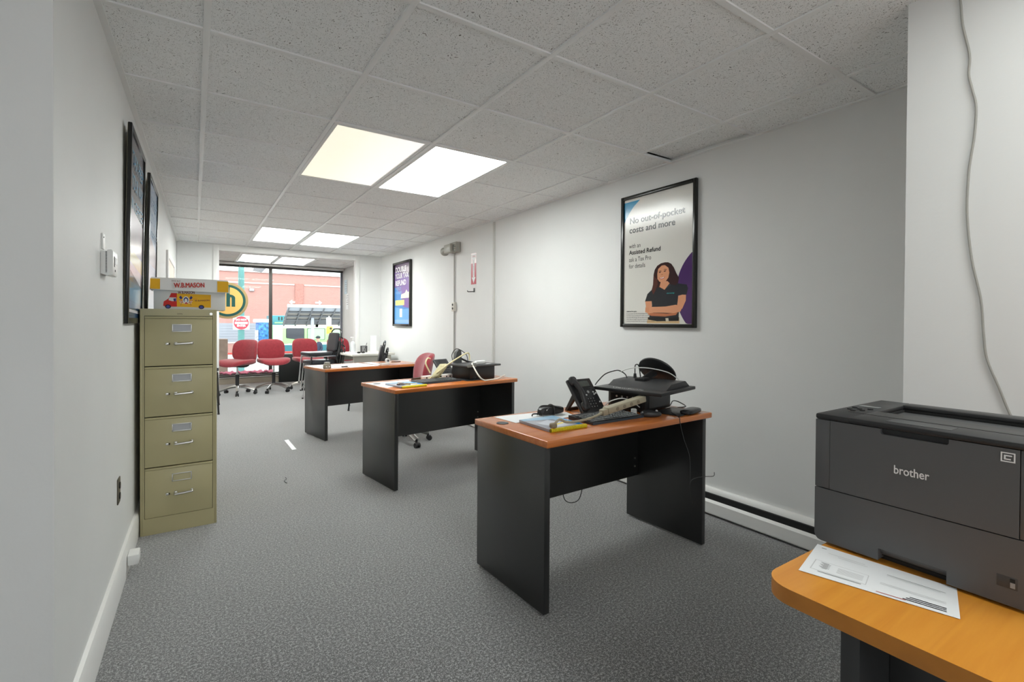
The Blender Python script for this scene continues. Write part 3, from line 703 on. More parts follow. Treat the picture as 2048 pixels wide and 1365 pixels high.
b.text('WEEKLY', .07, PP('poster_pale_blue', 130, 176, 224), M @ T(.10*pw, .565*ph, .001), width=.34*pw); b.text('WINNERS', .07, PP('poster_pale_blue', 130, 176, 224), M @ T(.10*pw, .50*ph, .001), width=.38*pw)
b.text('SEE OFFICE', .03, PP('sticker_green', 110, 140, 60), M @ T(.17*pw, .355*ph, .0016), width=.4*pw)
b.build('lettering', t, recalc=False)

# --- left wall posters (seen edge on)
def left_poster(y0, label, seed, bands):
    t = thing('framed_poster', label, 'poster', (xl(y0), y0, 1.215), 0, None, (0, math.radians(1.0), RL))
    pw, ph = .65, .985
    b = MB(); frame_box(b, 0, pw, 0, ph, .03, .02, FRAMEBLK, 1); b.box(.001, .012, .004, pw-.004, .004, ph-.004, mat('olive_backing', (.36, .34, .22), .4)); b.build('frame', t)
    b = MB(); M = Matrix(((0, 0, 1, .0135), (1, 0, 0, 0), (0, 1, 0, 0), (0, 0, 0, 1)))
    for k, (z0, z1, z2, z3, m) in enumerate(bands): b.poly([(.03, z0), (pw-.03, z1), (pw-.03, z3), (.03, z2)], m, M, .0003*k)
    b.build('print', t, recalc=False)
    b = MB()
    for k, (s_, v, sz) in enumerate((('TAX PREP', .80, .11), ('YOUR WAY', .69, .11), ('IN OFFICE', .58, .09))): b.text(s_, sz, PP('poster_sky_text', 90, 165, 205), M @ T(.07, v, .003), width=.5)
    b.build('lettering', t, recalc=False)
DKP = PP('poster_dark_plum', 40, 34, 52); PK = PP('poster_pale_lilac', 198, 186, 196); CR = PP('poster_cream', 222, 205, 160); TQ = PP('poster_turquoise', 60, 130, 165); DB = PP('poster_navy', 40, 78, 120)
left_poster(3.0, 'tall framed blue and cream poster nearest the camera on the left wall', 1, [(.02, .02, .96, .96, DKP), (.28, .20, .60, .56, PK), (.32, .28, .38, .36, CR), (.02, .02, .22, .20, DB), (.12, .10, .22, .2, TQ), (.06, .05, .075, .065, WP)])
left_poster(3.955, 'framed pale blue poster beyond the nearest one on the left wall', 2, [(.02, .02, .96, .96, PP('poster_slate_blue', 92, 120, 160)), (.02, .02, .60, .6, PP('poster_white_blue', 196, 204, 226)), (.4, .4, .6, .52, PK)])

# --- thermostat, outlets
t = thing('thermostat', 'white wall thermostat with vented side on the left wall', 'thermostat', (xl(2.405), 2.405, 1.41), 0, None, (0, 0, RL))
b = MB(); b.prism([(0, 0), (.02, -.006), (.034, -.004), (.036, .002), (.036, .088), (.032, .094), (.02, .092), (.018, .088), (0, .088)], 0, .115, WHITE, MY); b.build('case', t)
b = MB()
for k in range(17): b.box(.014, .0185, -.001, .003, .006+k*.0048, .0082+k*.0048, DARKGAP)
b.build('vent_slots', t)
b = MB(); b.box(.036, .037, .05, .095, .04, .068, mat('lcd_grey', (.25, .27, .25), .2)); b.box(.036, .0375, .03, .04, .03, .07, BLKP); b.box(.036, .0375, .05, .06, .012, .02, BLKP); b.build('display', t)
b = MB(); b.box(0, .006, .0, .05, .0, .06, WHITE, .002); b.cyl((.006, .015, .045), (.0075, .015, .045), .003, DARKGAP)
tag(b.build('wall_plate', None, (xl(2.41), 2.41, 1.506), (0, 0, RL)), 'small white plate on the wall directly above the thermostat', 'wall plate')
def outlet(name, label, loc, rz, box=False):
    t = thing(name, label, 'outlet', loc, 0, None, (0, 0, rz)); d = .035 if box else .005
    b = MB(); b.box(0, d, -.036, .036, -.058, .058, mat('bronze_plate', (.10, .085, .06), .4) if not box else mat('ivory_box', (.62, .60, .54), .5), .004); b.build('cover_plate', t)
    b = MB()
    for z in (-.024, .024): b.cyl((d, 0, z), (d+.004, 0, z), .015, BLKP, seg=12)
    b.build('socket', t)
outlet('wall_outlet', 'dark electrical outlet low on the left wall before the file cabinet', (xl(2.835), 2.835, .45), RL)
outlet('wall_outlet', 'surface mounted outlet box with black sockets on the thin wall conduit', (xr(5.55), 5.55, 1.43), RR+PI, True)
b = MB(); b.cyl((-.012, 0, 0), (-.012, 0, HC-.02), .011, mat('painted_conduit', (.66, .65, .62), .45), seg=12)
for z in (.86, 1.5): b.cyl((-.012, 0, z), (-.012, 0, z+.02), .015, mat('painted_conduit', (.66, .65, .62), .45), seg=12)
b.box(-.006, 0, -.02, .02, 0, HC-.02, mat('painted_conduit', (.66, .65, .62), .45))
tag(b.build('conduit', None, wallR(4.61)), 'white vertical cable channel on the right wall reaching the ceiling', 'conduit')
b = MB(); b.tube([(-.012, 0, .3), (-.012, 0, 1.372)], .009, mat('grey_conduit', (.42, .41, .38), .45), smooth=False); b.tube([(-.012, 0, 1.488), (-.012, .004, 1.8), (-.014, 0, 2.12)], .008, mat('grey_conduit', (.42, .41, .38), .45))
tag(b.build('conduit', None, wallR(5.55)), 'thin grey conduit running down from the emergency light', 'conduit')
t = on_right('emergency_light', 'grey two-part emergency light high on the right wall', 'emergency light', 5.40, 2.11)
b = MB(); b.box(-.07, 0, 0, .19, 0, .125, mat('grey_emergency_case', (.38, .37, .33), .4), .008); b.box(-.12, -.06, .06, .24, -.005, .10, mat('grey_emergency_case', (.38, .37, .33), .4), .008)
for k in range(6):
    for j in range(4): b.cyl((-.085, .012+k*.014, .02+j*.024), (-.0705, .012+k*.014, .02+j*.024), .005, ALU, seg=8)
b.build('housing', t)
b = MB(); b.lathe([(.0, 0), (.02, 0), (.028, .03), (.055, .08), (.058, .085), (.05, .084), (.0, .07)], mat('grey_emergency_case', (.38, .37, .33), .4), T(-.09, .25, .05) @ Rz(-20) @ Rx(-100)); b.build('lamp_head', t)
t = on_right('extinguisher_sign', 'narrow red and white FIRE EXTINGUISHER arrow sign on the right wall', 'sign', 5.005, 1.685)
FR = mat('faded_sign_red', srgb(178, 40, 62), .35); b = MB(); M = MR(.13, 0, .001)
b.rect(0, .125, 0, .25, FR, M); b.rect(0, .125, .25, .37, mat('sign_pink', srgb(228, 205, 202), .3), M); b.poly([(.0625, .012), (.105, .085), (.082, .08), (.082, .30), (.11, .30), (.11, .36), (.015, .36), (.015, .30), (.043, .30), (.043, .08), (.02, .085)], PAPER, M, .0005)
b.build('plate', t, recalc=False)
b = MB(); b.text('FIRE', .035, FR, M @ T(.03, .32, .001), width=.07)
for k, ch in enumerate('EXTINGUISHER'): b.text(ch, .021, INK, M @ T(.062, .27-k*.0175, .001), 'CENTER')
b.build('lettering', t, recalc=False)
b = MB(); b.box(-.006, 0, -.018, .012, 0, .05, BLKP, .002); b.tube([(-.005, 0, .008), (-.06, .0, .004), (-.085, .0, .004), (-.09, 0, .018)], .005, BLKP)
tag(b.build('wall_hook', None, wallR(5.06, 1.59)), 'black extinguisher bracket hook below the red arrow sign', 'hook')

# ================================================================== file cabinet and carton
CW, CH, CDP = .372, 1.298, .66
t = thing('file_cabinet', 'tall khaki four-drawer metal file cabinet by the left wall', 'file cabinet', (-.258, 3.44, 0))
b = MB()
b.box(0, .012, 0, CDP, 0, CH, BEIGE, .002); b.box(CW-.012, CW, 0, CDP, 0, CH, BEIGE, .002); b.box(.012, CW-.012, 0, CDP, CH-.012, CH, BEIGE); b.box(.012, CW-.012, CDP-.01, CDP, 0, CH-.012, BEIGE); b.box(.012, CW-.012, .02, CDP-.01, 0, .02, BEIGE)
b.box(.012, .020, 0, .02, 0, CH-.012, BEIGE); b.box(CW-.020, CW-.012, 0, .02, 0, CH-.012, BEIGE); b.box(.02, CW-.02, 0, .02, CH-.04, CH-.012, BEIGE); b.box(.02, CW-.02, 0, .02, 0, .095, BEIGE)
b.box(.013, CW-.013, .03, .034, .02, CH-.03, DARKGAP)
DH = (CH-.04-.095-.012)/4
b.build('body', t)
b = MB(); b.cyl((CW-.03, -.006, CH-.026), (CW-.03, 0, CH-.026), .0075, ALU); b.box(CW-.0308, CW-.0292, -.0065, -.0055, CH-.030, CH-.022, DARKGAP); b.build('lock', t)
b = MB(); b.text('HON', .011, INK, T(CW*.5-.012, -.0008, CH-.031) @ My); b.build('maker_mark', t, recalc=False)
for k in range(4):
    z0 = .097+k*(DH+.003); z1 = z0+DH-.002
    b = MB(); b.box(.022, CW-.022, -.004, .016, z0, z1-.012, BEIGE, .003); b.box(.022, CW-.022, -.007, .016, z1-.0115, z1, BEIGE, .002)
    d = b.build('drawer', t)
    hz = z0+DH*.44
    b = MB(); b.tube([(CW*.44, -.004, hz), (CW*.44, -.03, hz), (CW*.47, -.034, hz), (CW*.64, -.034, hz+.004), (CW*.67, -.03, hz+.004), (CW*.67, -.004, hz+.004)], .006, ALU, sub=4); b.box(CW*.43, CW*.47, -.012, -.002, hz-.008, hz+.01, ALU, .002); b.box(CW*.645, CW*.68, -.012, -.002, hz-.005, hz+.012, ALU, .002); b.build('handle', d)
    b = MB(); b.box(CW*.32, CW*.36, -.016, -.003, hz-.006, hz+.007, ALU, .002); b.box(CW*.365, CW*.375, -.01, -.003, hz-.005, hz+.005, DARKGAP); b.build('latch', d)
    lx0, lx1, lz0, lz1 = CW*.40, CW*.66, z0+DH*.68, z0+DH*.84
    b = MB()
    for (a, c, e, f) in ((lx0, lx1, lz0, lz0+.005), (lx0, lx1, lz1-.005, lz1), (lx0, lx0+.005, lz0, lz1), (lx1-.005, lx1, lz0, lz1)): b.box(a, c, -.01, -.004, e, f, ALU, .001)
    b.build('label_holder', d)
    if k: b = MB(); b.box(lx0+.004, lx1-.004, -.006, -.0042, lz0+.004, lz1-.004, mat('grey_label', (.45, .46, .48), .4)); b.build('label_card', d)

# carton with lid
t = thing('cardboard_box', 'white paper carton with yellow corners and printed truck on the file cabinet', 'box', (-.204, 3.60, CH), -.0)
BW, BD_, BHH = .40, .30, .192
b = MB(); b.box(0, BW-.03, 0, BD_, 0, BHH-.005, CARD, .002); b.build('body', t)
b = MB(); lo = .012
b.prism([(-lo, -lo), (BW-.03+lo, -lo), (BW-.03+lo, BD_+lo), (-lo, BD_+lo)], BHH-.008, BHH, CARD)
b.add([(-lo-.008, -lo-.006, BHH-.072), (BW-.02+lo, -lo-.006, BHH-.082), (BW-.03+lo, -lo, BHH), (-lo, -lo, BHH)], [(0, 1, 2, 3)], CARD)
b.add([(BW-.02+lo, -lo-.006, BHH-.082), (BW-.005+lo, BD_+lo, BHH-.07), (BW-.03+lo, BD_+lo, BHH), (BW-.03+lo, -lo, BHH)], [(0, 1, 2, 3)], CARD)
b.add([(-lo-.008, -lo-.006, BHH-.072), (-lo-.008, BD_+lo, BHH-.07), (-lo, BD_+lo, BHH), (-lo, -lo, BHH)], [(0, 1, 2, 3)], CARD)
YB2 = mat('carton_yellow', srgb(236, 178, 10), .6)
def lidq(x0, x1, z0, z1, m, off): # quad lying on the slanted front flap
    f = lambda x, z: (x, -lo-.006*(BHH-z)/.075-off, z)
    b.add([f(x0, z0), f(x1, z0), f(x1, z1), f(x0, z1)], [(0, 1, 2, 3)], m, smooth=False)
lidq(-.016, .032, BHH-.07, BHH-.008, YB2, .001); lidq(BW-.075, BW-.014, BHH-.077, BHH-.008, YB2, .001)
b.build('lid', t, recalc=False)
b = MB(); MF = lambda x, y, z: T(x, y, z) @ My
b.text('W.B.MASON', .040, REDINK, MF(.10, -lo-.008, BHH-.058) @ Rz(3), width=.155, off=.0012)
b.text('WHO BUT', .012, mat('brown_ink', (.2, .06, .04), .6), MF(.088, -lo-.008, BHH-.022), width=.045)
b.text('W.B.MASON', .024, mat('brown_ink', (.2, .06, .04), .6), MF(.12, -.0012, BHH-.096) @ Rz(3), width=.085, off=.0006)
b.build('lettering', t, recalc=False)
b = MB(); TY = YB2; TR_ = mat('truck_red', srgb(205, 30, 22), .6); TB = mat('truck_blue', srgb(40, 48, 120), .6); MM = MF(0, -.0014, 0)
def pp(pts, m, z=0): b.poly([((x-285)/(1530-285)*(BW-.03), (715-y)/(715-290)*(BHH-.06)) for x, y in pts], m, MM, z)
pp([(670, 395), (1265, 405), (1265, 665), (670, 655)], TY, .0002)
pp([(670, 390), (575, 390), (530, 500), (450, 560), (440, 640), (480, 660), (670, 655)], TR_, .0003)
pp([(545, 475), (660, 478), (660, 550), (590, 550), (530, 530)], mat('carton_window', (.7, .72, .75), .5), .0005); pp([(610, 500), (655, 490), (655, 550), (620, 550)], TB, .0007)
for cx_ in (522, 1095):
    pp([(cx_+50*math.cos(a*PI/10), 655+42*math.sin(a*PI/10)) for a in range(20)], mat('tyre_print', srgb(30, 28, 50), .6), .0006); pp([(cx_+30*math.cos(a*PI/8), 658+26*math.sin(a*PI/8)) for a in range(16)], mat('wheel_print', srgb(70, 80, 165), .6), .0008)
for sx_, cx_ in ((1, 735), (-1, 915)):
    pp([(cx_, 435), (cx_+sx_*32, 480), (cx_+sx_*5, 515), (cx_-sx_*28, 470)], TB, .0006)
    for k in range(4): pp([(cx_-sx_*30+k*6*sx_, 520+k*16), (cx_+sx_*40+k*4*sx_, 535+k*16), (cx_+sx_*38+k*4*sx_, 543+k*16), (cx_-sx_*30+k*6*sx_, 530+k*16)], REDINK if k % 2 == 0 else CARD, .0006)
    pp([(cx_-sx_*5, 630), (cx_+sx_*28, 540), (cx_+sx_*32, 542), (cx_, 632)], TB, .0007)
pp([(825+55*math.cos(a*PI/10), 525+78*math.sin(a*PI/10)) for a in range(20)], CARD, .0007)
pp([(825+40*math.cos(a*PI/10), 520+55*math.sin(a*PI/10)) for a in range(20)], TB, .0008); pp([(825+26*math.cos(a*PI/10), 535+44*math.sin(a*PI/10)) for a in range(20)], CARD, .001); pp([(800, 585), (830, 560), (860, 585), (850, 598), (808, 598)], REDINK, .0011)
b.text('WHO BUT', .006, REDINK, MM @ T((950-285)/1245*(BW-.03), .066, .0006), width=.022); b.text('W.B.MASON', .012, mat('brown_ink', (.2, .06, .04), .6), MM @ T((975-285)/1245*(BW-.03), .053, .0006) @ Rz(4), width=.078, off=.0004)
b.build('printed_truck', t, recalc=False)

# ================================================================== desks
def desk(label, loc, rz, grommet=True):
    t = thing('office_desk', label, 'desk', loc, rz, 'cherry top desks')
    L, Dp, Hh = 1.175, .575, .745
    b = MB(); r = .012
    b.box(0, L, 0, Dp, Hh-.03, Hh, CHERRY, .006, seg=3); b.build('tabletop', t)
    for x0 in (.012, L-.042):
        b = MB(); b.box(x0, x0+.03, .03, Dp-.01, .012, Hh-.0305, BLK, .0015)
        b.cyl((x0+.015, .06, 0), (x0+.015, .06, .012), .012, CHROME, seg=12); b.cyl((x0+.015, Dp-.06, 0), (x0+.015, Dp-.06, .012), .012, CHROME, seg=12)
        b.build('side_panel', t)
    b = MB(); b.box(.0425, L-.0425, Dp-.10, Dp-.082, .285, Hh-.0305, BLK); m = b.build('modesty_panel', t)
    for z in (.345, .395):
        b = MB(); b.cyl((L-.075, Dp-.1045, z), (L-.075, Dp-.1, z), .006, ALU, seg=12); b.build('screw', m)
    if grommet:
        b = MB(); b.cyl((.055, Dp-.17, Hh-.001), (.055, Dp-.17, Hh+.002), .03, BLKP, seg=20); b.build('cable_grommet', t)
    return t
D1 = dict(loc=(1.205, 1.567, 0), rz=2.2); D2 = dict(loc=(1.195, 3.33, 0), rz=8.0); D3 = dict(loc=(1.105, 5.12, 0), rz=10.5)
desk('nearest cherry topped black desk, with the black phone and keyboard', D1['loc'], D1['rz'])
desk('middle cherry topped black desk, with the coiled cream cord', D2['loc'], D2['rz'])
desk('farthest cherry topped black desk, nearest the window bay', D3['loc'], D3['rz'])
def dl(D, x, y, z=.745):
    a = math.radians(D['rz']); return (D['loc'][0]+x*math.cos(a)-y*math.sin(a), D['loc'][1]+x*math.sin(a)+y*math.cos(a), z)

# honey desk under the printer
t = thing('printer_desk', 'honey coloured desk corner with black base in the near right corner', 'desk', (.912, .512, 0), -90)
b = MB(); R_ = .055; L, Dp = 1.25, .78; pts = []
for cx_, cy_, a0 in ((L-R_, Dp-R_, 0), (R_, Dp-R_, 90), (R_, R_, 180), (L-R_, R_, 270)):
    for k in range(8): a = math.radians(a0+k*90/7); pts.append((cx_+R_*math.cos(a), cy_+R_*math.sin(a)))
b.prism(pts, .715, .745, MAPLE, None, MAPLE_E); b.build('tabletop', t)
for x0 in (.125, L-.155):
    b = MB(); b.box(x0, x0+.03, .035, Dp-.03, 0, .7145, DGP if 0 else mat('dark_grey_laminate', (.035, .036, .037), .4), .002); b.build('side_panel', t)
b = MB(); b.box(.156, L-.156, .16, .178, .1, .7145, BLK); b.cyl((.30, .156, .60), (.30, .16, .60), .012, mat('grey_disc', (.1, .1, .1), .4)); b.build('front_panel', t)

# ================================================================== printer
PX, PY = 1.168, .532          # front face x, left side y
t = thing('laser_printer', 'large dark grey laser printer standing on the honey desk', 'printer', (PX, PY, .745), -90)
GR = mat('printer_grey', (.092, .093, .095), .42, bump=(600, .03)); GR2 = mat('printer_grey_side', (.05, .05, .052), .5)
Wp, Dq, Hp = .353, .345, .289      # local: x to the viewer's right, y into the printer
SEAM, ZG = .124, .2755
def xz_prism(b, poly, y0, y1, m): b.prism([(x, z) for x, z in poly], y0, y1, m, Matrix(((1, 0, 0, 0), (0, 0, 1, 0), (0, 1, 0, 0), (0, 0, 0, 1))))
def rnd(cx, cz, r, a0): return [(cx+r*math.cos(math.radians(a0+k*30)), cz+r*math.sin(math.radians(a0+k*30))) for k in range(4)]
b = MB(); b.box(.001, Wp-.001, .014, Dq, .012, ZG-.003, GR, .010, seg=3); b.box(.03, Wp-.03, .03, Dq-.03, 0, .012, BLKP); b.build('body', t)
b = MB(); nx0, nx1, nz = .121, .229, .030            # lower paper drawer with the finger notch
xz_prism(b, rnd(.014, .020, .014, 180)[:4]+[(nx0, .006), (nx0, nz), (nx1, nz), (nx1, .006)]+rnd(Wp-.014, .020, .014, 270)+[(Wp, SEAM-.0012), (0, SEAM-.0012)], 0, .03, GR)
b.box(nx0-.004, nx1+.004, .022, .034, .010, nz+.004, DARKGAP); b.build('paper_drawer', t)
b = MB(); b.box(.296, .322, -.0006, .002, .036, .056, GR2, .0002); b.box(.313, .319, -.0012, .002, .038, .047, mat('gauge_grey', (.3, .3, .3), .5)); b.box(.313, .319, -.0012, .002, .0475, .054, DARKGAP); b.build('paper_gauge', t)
b = MB(); gx0, gx1, gz = .123, .230, .2645           # front door with grip recess
xz_prism(b, [(.0305, SEAM+.001), (Wp-.0305, SEAM+.001), (Wp-.0305, ZG), (gx1, ZG), (gx1, gz+.003), (gx1-.003, gz), (gx0+.003, gz), (gx0, gz+.003), (gx0, ZG), (.0305, ZG)], -.001, .03, GR)
b.box(gx0-.003, gx1+.003, .008, .031, gz-.006, ZG, BLKP); b.build('front_door', t)
for x0, x1 in ((0, .0297), (Wp-.0297, Wp)):
    b = MB(); b.box(x0, x1, 0, .03, SEAM+.001, ZG, GR, .0012); b.build('corner_panel', t)
b = MB(); z0, z1 = ZG+.0005, .289      # top frame with the sunken output tray
TX, TY0, TY1 = .068, .142, .292
b.box(0, TX, -.003, Dq, z0, z1, BLKP, .005); b.box(TX-.006, Wp, -.003, TY0, z0, z1, BLKP, .005); b.box(TX-.006, Wp, TY1, Dq, z0, z1, BLKP, .005); b.box(Wp-.03, Wp, TY0-.004, TY1+.004, z0, z1, BLKP, .005)
b.box(TX, Wp-.03, TY0, TY1, .2, .24, DARKGAP); b.box(TX, TX+.003, TY0, TY1, .24, z0+.002, DARKGAP); b.box(TX, Wp-.03, TY1-.003, TY1, .24, z0+.002, DARKGAP)
b.box(.125, .228, .018, .060, z1-.0005, z1+.0006, DGP); b.box(.035, Wp-.01, .073, .0745, z1-.0005, z1+.0005, DARKGAP)
b.build('top_cover', t)
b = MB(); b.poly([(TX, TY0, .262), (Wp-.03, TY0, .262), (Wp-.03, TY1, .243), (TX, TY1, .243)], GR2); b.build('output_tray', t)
for k, (x, y) in enumerate(((.022, .115), (.034, .135), (.046, .118), (.034, .10), (.018, .15), (.05, .15))):
    b = MB(); b.cyl((x, y, z1-.001), (x, y, z1+.0018), .0055, DARKGAP, seg=12); b.build('button', t)
b = MB(); b.box(.014, .054, .178, .200, z1-.001, z1+.0012, mat('lcd_strip', (.16, .17, .17), .15)); b.build('display', t)
b = MB(); b.text('brother', .0235, mat('silver_print', (.80, .80, .80), .4), T(.146, -.0022, .1915) @ My, width=.055, off=.0003); b.build('logo', t, recalc=False)
b = MB(); SL = mat('silver_print', (.80, .80, .80), .4); o = (.299, .2525)
for (x0, x1, za, zb) in ((0, .018, 0, .0018), (0, .018, .0147, .0165), (0, .0018, .0019, .0146), (.0162, .018, .0019, .0146), (.004, .014, .010, .012), (.004, .0125, .004, .006), (.004, .0062, .0061, .0099)): b.box(o[0]+x0, o[0]+x1, -.0018, -.001, o[1]+za, o[1]+zb, SL)
b.build('touch_symbol', t)

# paper in front of the printer
def sheet(name, corners, label, cat, m=PAPER, group=None, lift=.0012, curl=0, th=.0004):
    """corners: far-left, near-left, near-right, far-right on the table; slightly curled grid"""
    b = MB(); n = 12; a, c, d, e = [Vector((*p, 0)) for p in corners]; o = Vector((a.x, a.y, corners and 0)); vs = []
    for i in range(n+1):
        for j in range(n+1):
            u, v = i/n, j/n; p = (a*(1-u)+e*u)*(1-v)+(c*(1-u)+d*u)*v
            z = lift+curl*(max(0, u-.6)**2*1.5+.25*math.sin(u*7)*v*.08*0)
            vs.append((p.x-a.x, p.y-a.y, z))
    b.add(vs, [(i*(n+1)+j, (i+1)*(n+1)+j, (i+1)*(n+1)+j+1, i*(n+1)+j+1) for i in range(n) for j in range(n)], m)
    return b, a
ob, a = sheet('p', [(1.152, .518), (.998, .483), (1.058, .256), (1.176, .290)], '', '', PAPER)
t = thing('printed_page', 'white printed letter page lying on the honey desk before the printer', 'paper', (a.x, a.y, .745))
ob.build('page', t)
b = MB(); GI = mat('grey_print', (.3, .3, .3), .7); LG = mat('light_grey_print', (.62, .62, .62), .7)
def um(u, v): # page coordinates: u along long side, v toward the viewer
    A, C_, D_, E_ = Vector((1.152, .518)), Vector((.998, .483)), Vector((1.058, .256)), Vector((1.176, .290))
    p = (A*(1-u)+E_*u)*(1-v)+(C_*(1-u)+D_*u)*v; return (p.x-1.152, p.y-.518)
def band(u0, u1, v0, v1, m, z=.0016): b.poly([um(u0, v0), um(u0, v1), um(u1, v1), um(u1, v0)], m, None, z)
band(.06, .45, .52, .84, LG, .0015); band(.068, .445, .53, .83, PAPER, .0016)
for k in range(9): band(.11+.012*(k % 3), .17+.015*(k % 2), .56+k*.022, .572+k*.022, GI, .0018)
for k in range(5): band(.24, .42, .60+k*.035, .615+k*.035, LG, .0018)
band(.12, .42, .86, .875, GI, .0018); band(.56, .93, .30, .312, GI); band(.56, .9, .34, .35, LG); band(.53, .93, .62, .632, LG); band(.53, .93, .66, .672, LG)
for k in range(3): band(.72-.02*k, .93, .80+.05*k, .82+.05*k, INK, .0018)
band(.05, .09, .08, .1, GI); band(.12, .4, .2, .21, LG); band(.2, .42, .25, .26, LG)
band(.52, .70, .93, .945, mat('red_print', (.5, .1, .1), .6), .0018)
b.build('printed_lines', t, recalc=False)

# hanging cable on the near right wall
b = MB(); b.tube([(2.112, y, z) for y, z in ((.545, 2.36), (.534,2.308),(.527,2.222),(.509,2.115),(.510,2.051),(.501,1.998),(.491,1.938),(.494,1.850),(.501,1.788),(.507,1.724),(.509,1.594),(.496,1.446),(.473,1.315),(.465,1.202),(.456,1.123),(.426,1.031),(.403,.959),(.36,.85),(.33,.6),(.32,.3))], .0035, mat('grey_cable', (.33, .32, .29), .5))
tag(b.build('wall_cable'), 'thin grey wavy cable hanging down the near right wall', 'cable')

# ================================================================== things on the nearest desk
def keyboard(label, loc, rz, L=.40, Wd=.145, wedge=True):
    t = thing('keyboard', label, 'keyboard', loc, rz, 'desk keyboards')
    b = MB(); b.prism([(0, .0), (Wd, .0), (Wd, .02), (0, .009)], 0, L, CHAR, Matrix(((0, 0, 1, 0), (1, 0, 0, 0), (0, 1, 0, 0), (0, 0, 0, 1)))); b.box(0, L, -.002, .002, 0, .011, mat('blue_grey_edge', (.03, .05, .07), .3)); b.build('case', t)
    b = MB(); km = mat('key_grey', (.075, .078, .08), .4)
    for r in range(6):
        x = .01; y = .012+r*.0215; n = 0
        while x < L-.02:
            wk = .0165 if not (r == 0 and .10 < x < .2) else .10
            if x+wk > L-.008: break
            zb = .0095+(y+.008)*.076
            b.box(x, x+wk, y, y+.0165, zb, zb+.0045, km, .0012, seg=1); x += wk+.003
    b.build('keys', t)
    return t
keyboard('black keyboard lying at the front of the nearest desk', (1.585, 1.708, .745), 1.0, .36, .175)
# spiral book
def book(label, loc, rz, L=.21, Wd=.245, th=.014):
    t = thing('spiral_book', label, 'book', loc, rz, 'spiral bound tax books')
    b = MB(); b.box(0, L, .0, Wd, 0, th, mat('book_cover_grey', srgb(168, 170, 180), .25), .001)
    b.poly([(.0, Wd, th+.0006), (L, Wd, th+.0006), (L, .02, th+.0006), (L*.84, .02, th+.0006), (L*.70, .17, th+.0006), (.0, .205, th+.0006)][::-1], mat('book_cover_blue', srgb(150, 190, 220), .25)); b.poly([(L, .16, th+.0008), (L, .02, th+.0008), (L*.86, .02, th+.0008), (L*.76, .16, th+.0008)], mat('book_cover_deep_blue', srgb(30, 130, 190), .25))
    b.poly([(L*.25, .02, th+.001), (L*.75, .02, th+.001), (L*.55, .17, th+.001), (L*.1, .13, th+.001)], mat('book_cover_pale', srgb(196, 200, 214), .25))
    b.poly([(L*.35, .05, th+.0014), (L*.9, .09, th+.0014), (L*.88, .105, th+.0014), (L*.33, .066, th+.0014)], mat('book_yellow', srgb(225, 205, 60), .3)); b.build('cover', t, recalc=False)
    b = MB(); YS = mat('yellow_coil', srgb(232, 215, 40), .35)
    b.cyl((0, -.002, th*.55), (L, -.002, th*.55), .0072, mat('yellow_coil_core', srgb(150, 135, 20), .5), seg=10)
    for k in range(30): x = .004+k*(L-.008)/29; b.cyl((x, -.002, th*.55), (x+.0042, -.002, th*.55), .0095, YS, seg=12)
    b.build('spiral', t); return t
book('tax guide book with yellow spiral on the nearest desk', (1.318, 1.695, .745), 0)
ob, a = sheet('p', [(1.285, 2.125), (1.300, 1.94), (1.60, 1.96), (1.66, 2.10)], '', '', PAPER); 
t = ob.build('paper_sheet', None, (a.x, a.y, .745)); tag(t, 'pale printed sheet under the black cable bundle on the nearest desk', 'paper', None)
ob, a = sheet('p', [(1.47, 2.02), (1.475, 1.90), (1.66, 1.92), (1.69, 2.03)], '', '', mat('white_photo_paper', (.75, .77, .78), .4), lift=.0024)
t = ob.build('paper_sheet', None, (a.x, a.y, .745)); tag(t, 'small greyish sheet at the edge of the spiral book, below the cable bundle', 'paper', None)
b = MB(); b.super((0, 0, .022), (.078, .026, .02), BLKP, .6, .5)
for k in range(12):
    a = k*.5; b.tube([(-.085+k*.004, -.02*math.sin(a), .006), (-.04, .03*math.cos(a), .043-.002*k), (.03, -.028*math.cos(a), .04), (.082-.003*k, .018*math.sin(a), .01+.002*k)], .0035, INK, seg=6)
b.tube([(.0, -.03, .004), (.003, -.02, .044), (.003, .02, .046), (.0, .03, .01)], .005, INK, seg=6); b.tube([(-.07, -.01, .01), (-.11, .0, .012), (-.125, -.01, .006)], .004, INK, seg=6)
tag(b.build('cable_bundle', None, (1.575, 2.02, .7475), (0, 0, math.radians(-2))), 'black adapter wrapped in its cable beside the phone', 'adapter')
# desk phone
t = thing('desk_phone', 'black office desk phone with handset and keypad on the nearest desk', 'phone', (1.725, 1.94, .745), 3); t.scale = (.87, .87, .87)
FM = T(0, 0, .012) @ Rx(52)          # face plane: x across, y up the face
b = MB(); b.box(0, .205, 0, .235, -.02, .004, CHAR, .008, M=FM, seg=3); b.prism([(-.02, 0), (.02, .0), (.0, .02)], 0, .2, CHAR, Matrix(((0, 0, 1, 0), (1, 0, 0, 0), (0, 1, 0, 0), (0, 0, 0, 1)))); b.build('base', t)
b = MB()
for x0 in (.01, .175): b.prism([(.085, .135), (.17, 0), (.15, 0), (.07, .10)], x0, x0+.02, CHAR, Matrix(((0, 0, 1, 0), (1, 0, 0, 0), (0, 1, 0, 0), (0, 0, 0, 1))))
b.box(.03, .175, .145, .168, 0, .018, CHAR); b.build('stand', t)
b = MB()                            # handset arched over its cradle
b.tube([(.03, .02, .016), (.03, .05, .030), (.03, .118, .044), (.03, .19, .030), (.03, .222, .016)], .017, CHAR, M=FM, seg=12, flat=1.35)
b.super((.03, .03, .02), (.027, .03, .016), CHAR, .6, .6, M=FM); b.super((.03, .212, .02), (.027, .03, .016), CHAR, .6, .6, M=FM); b.build('handset', t)
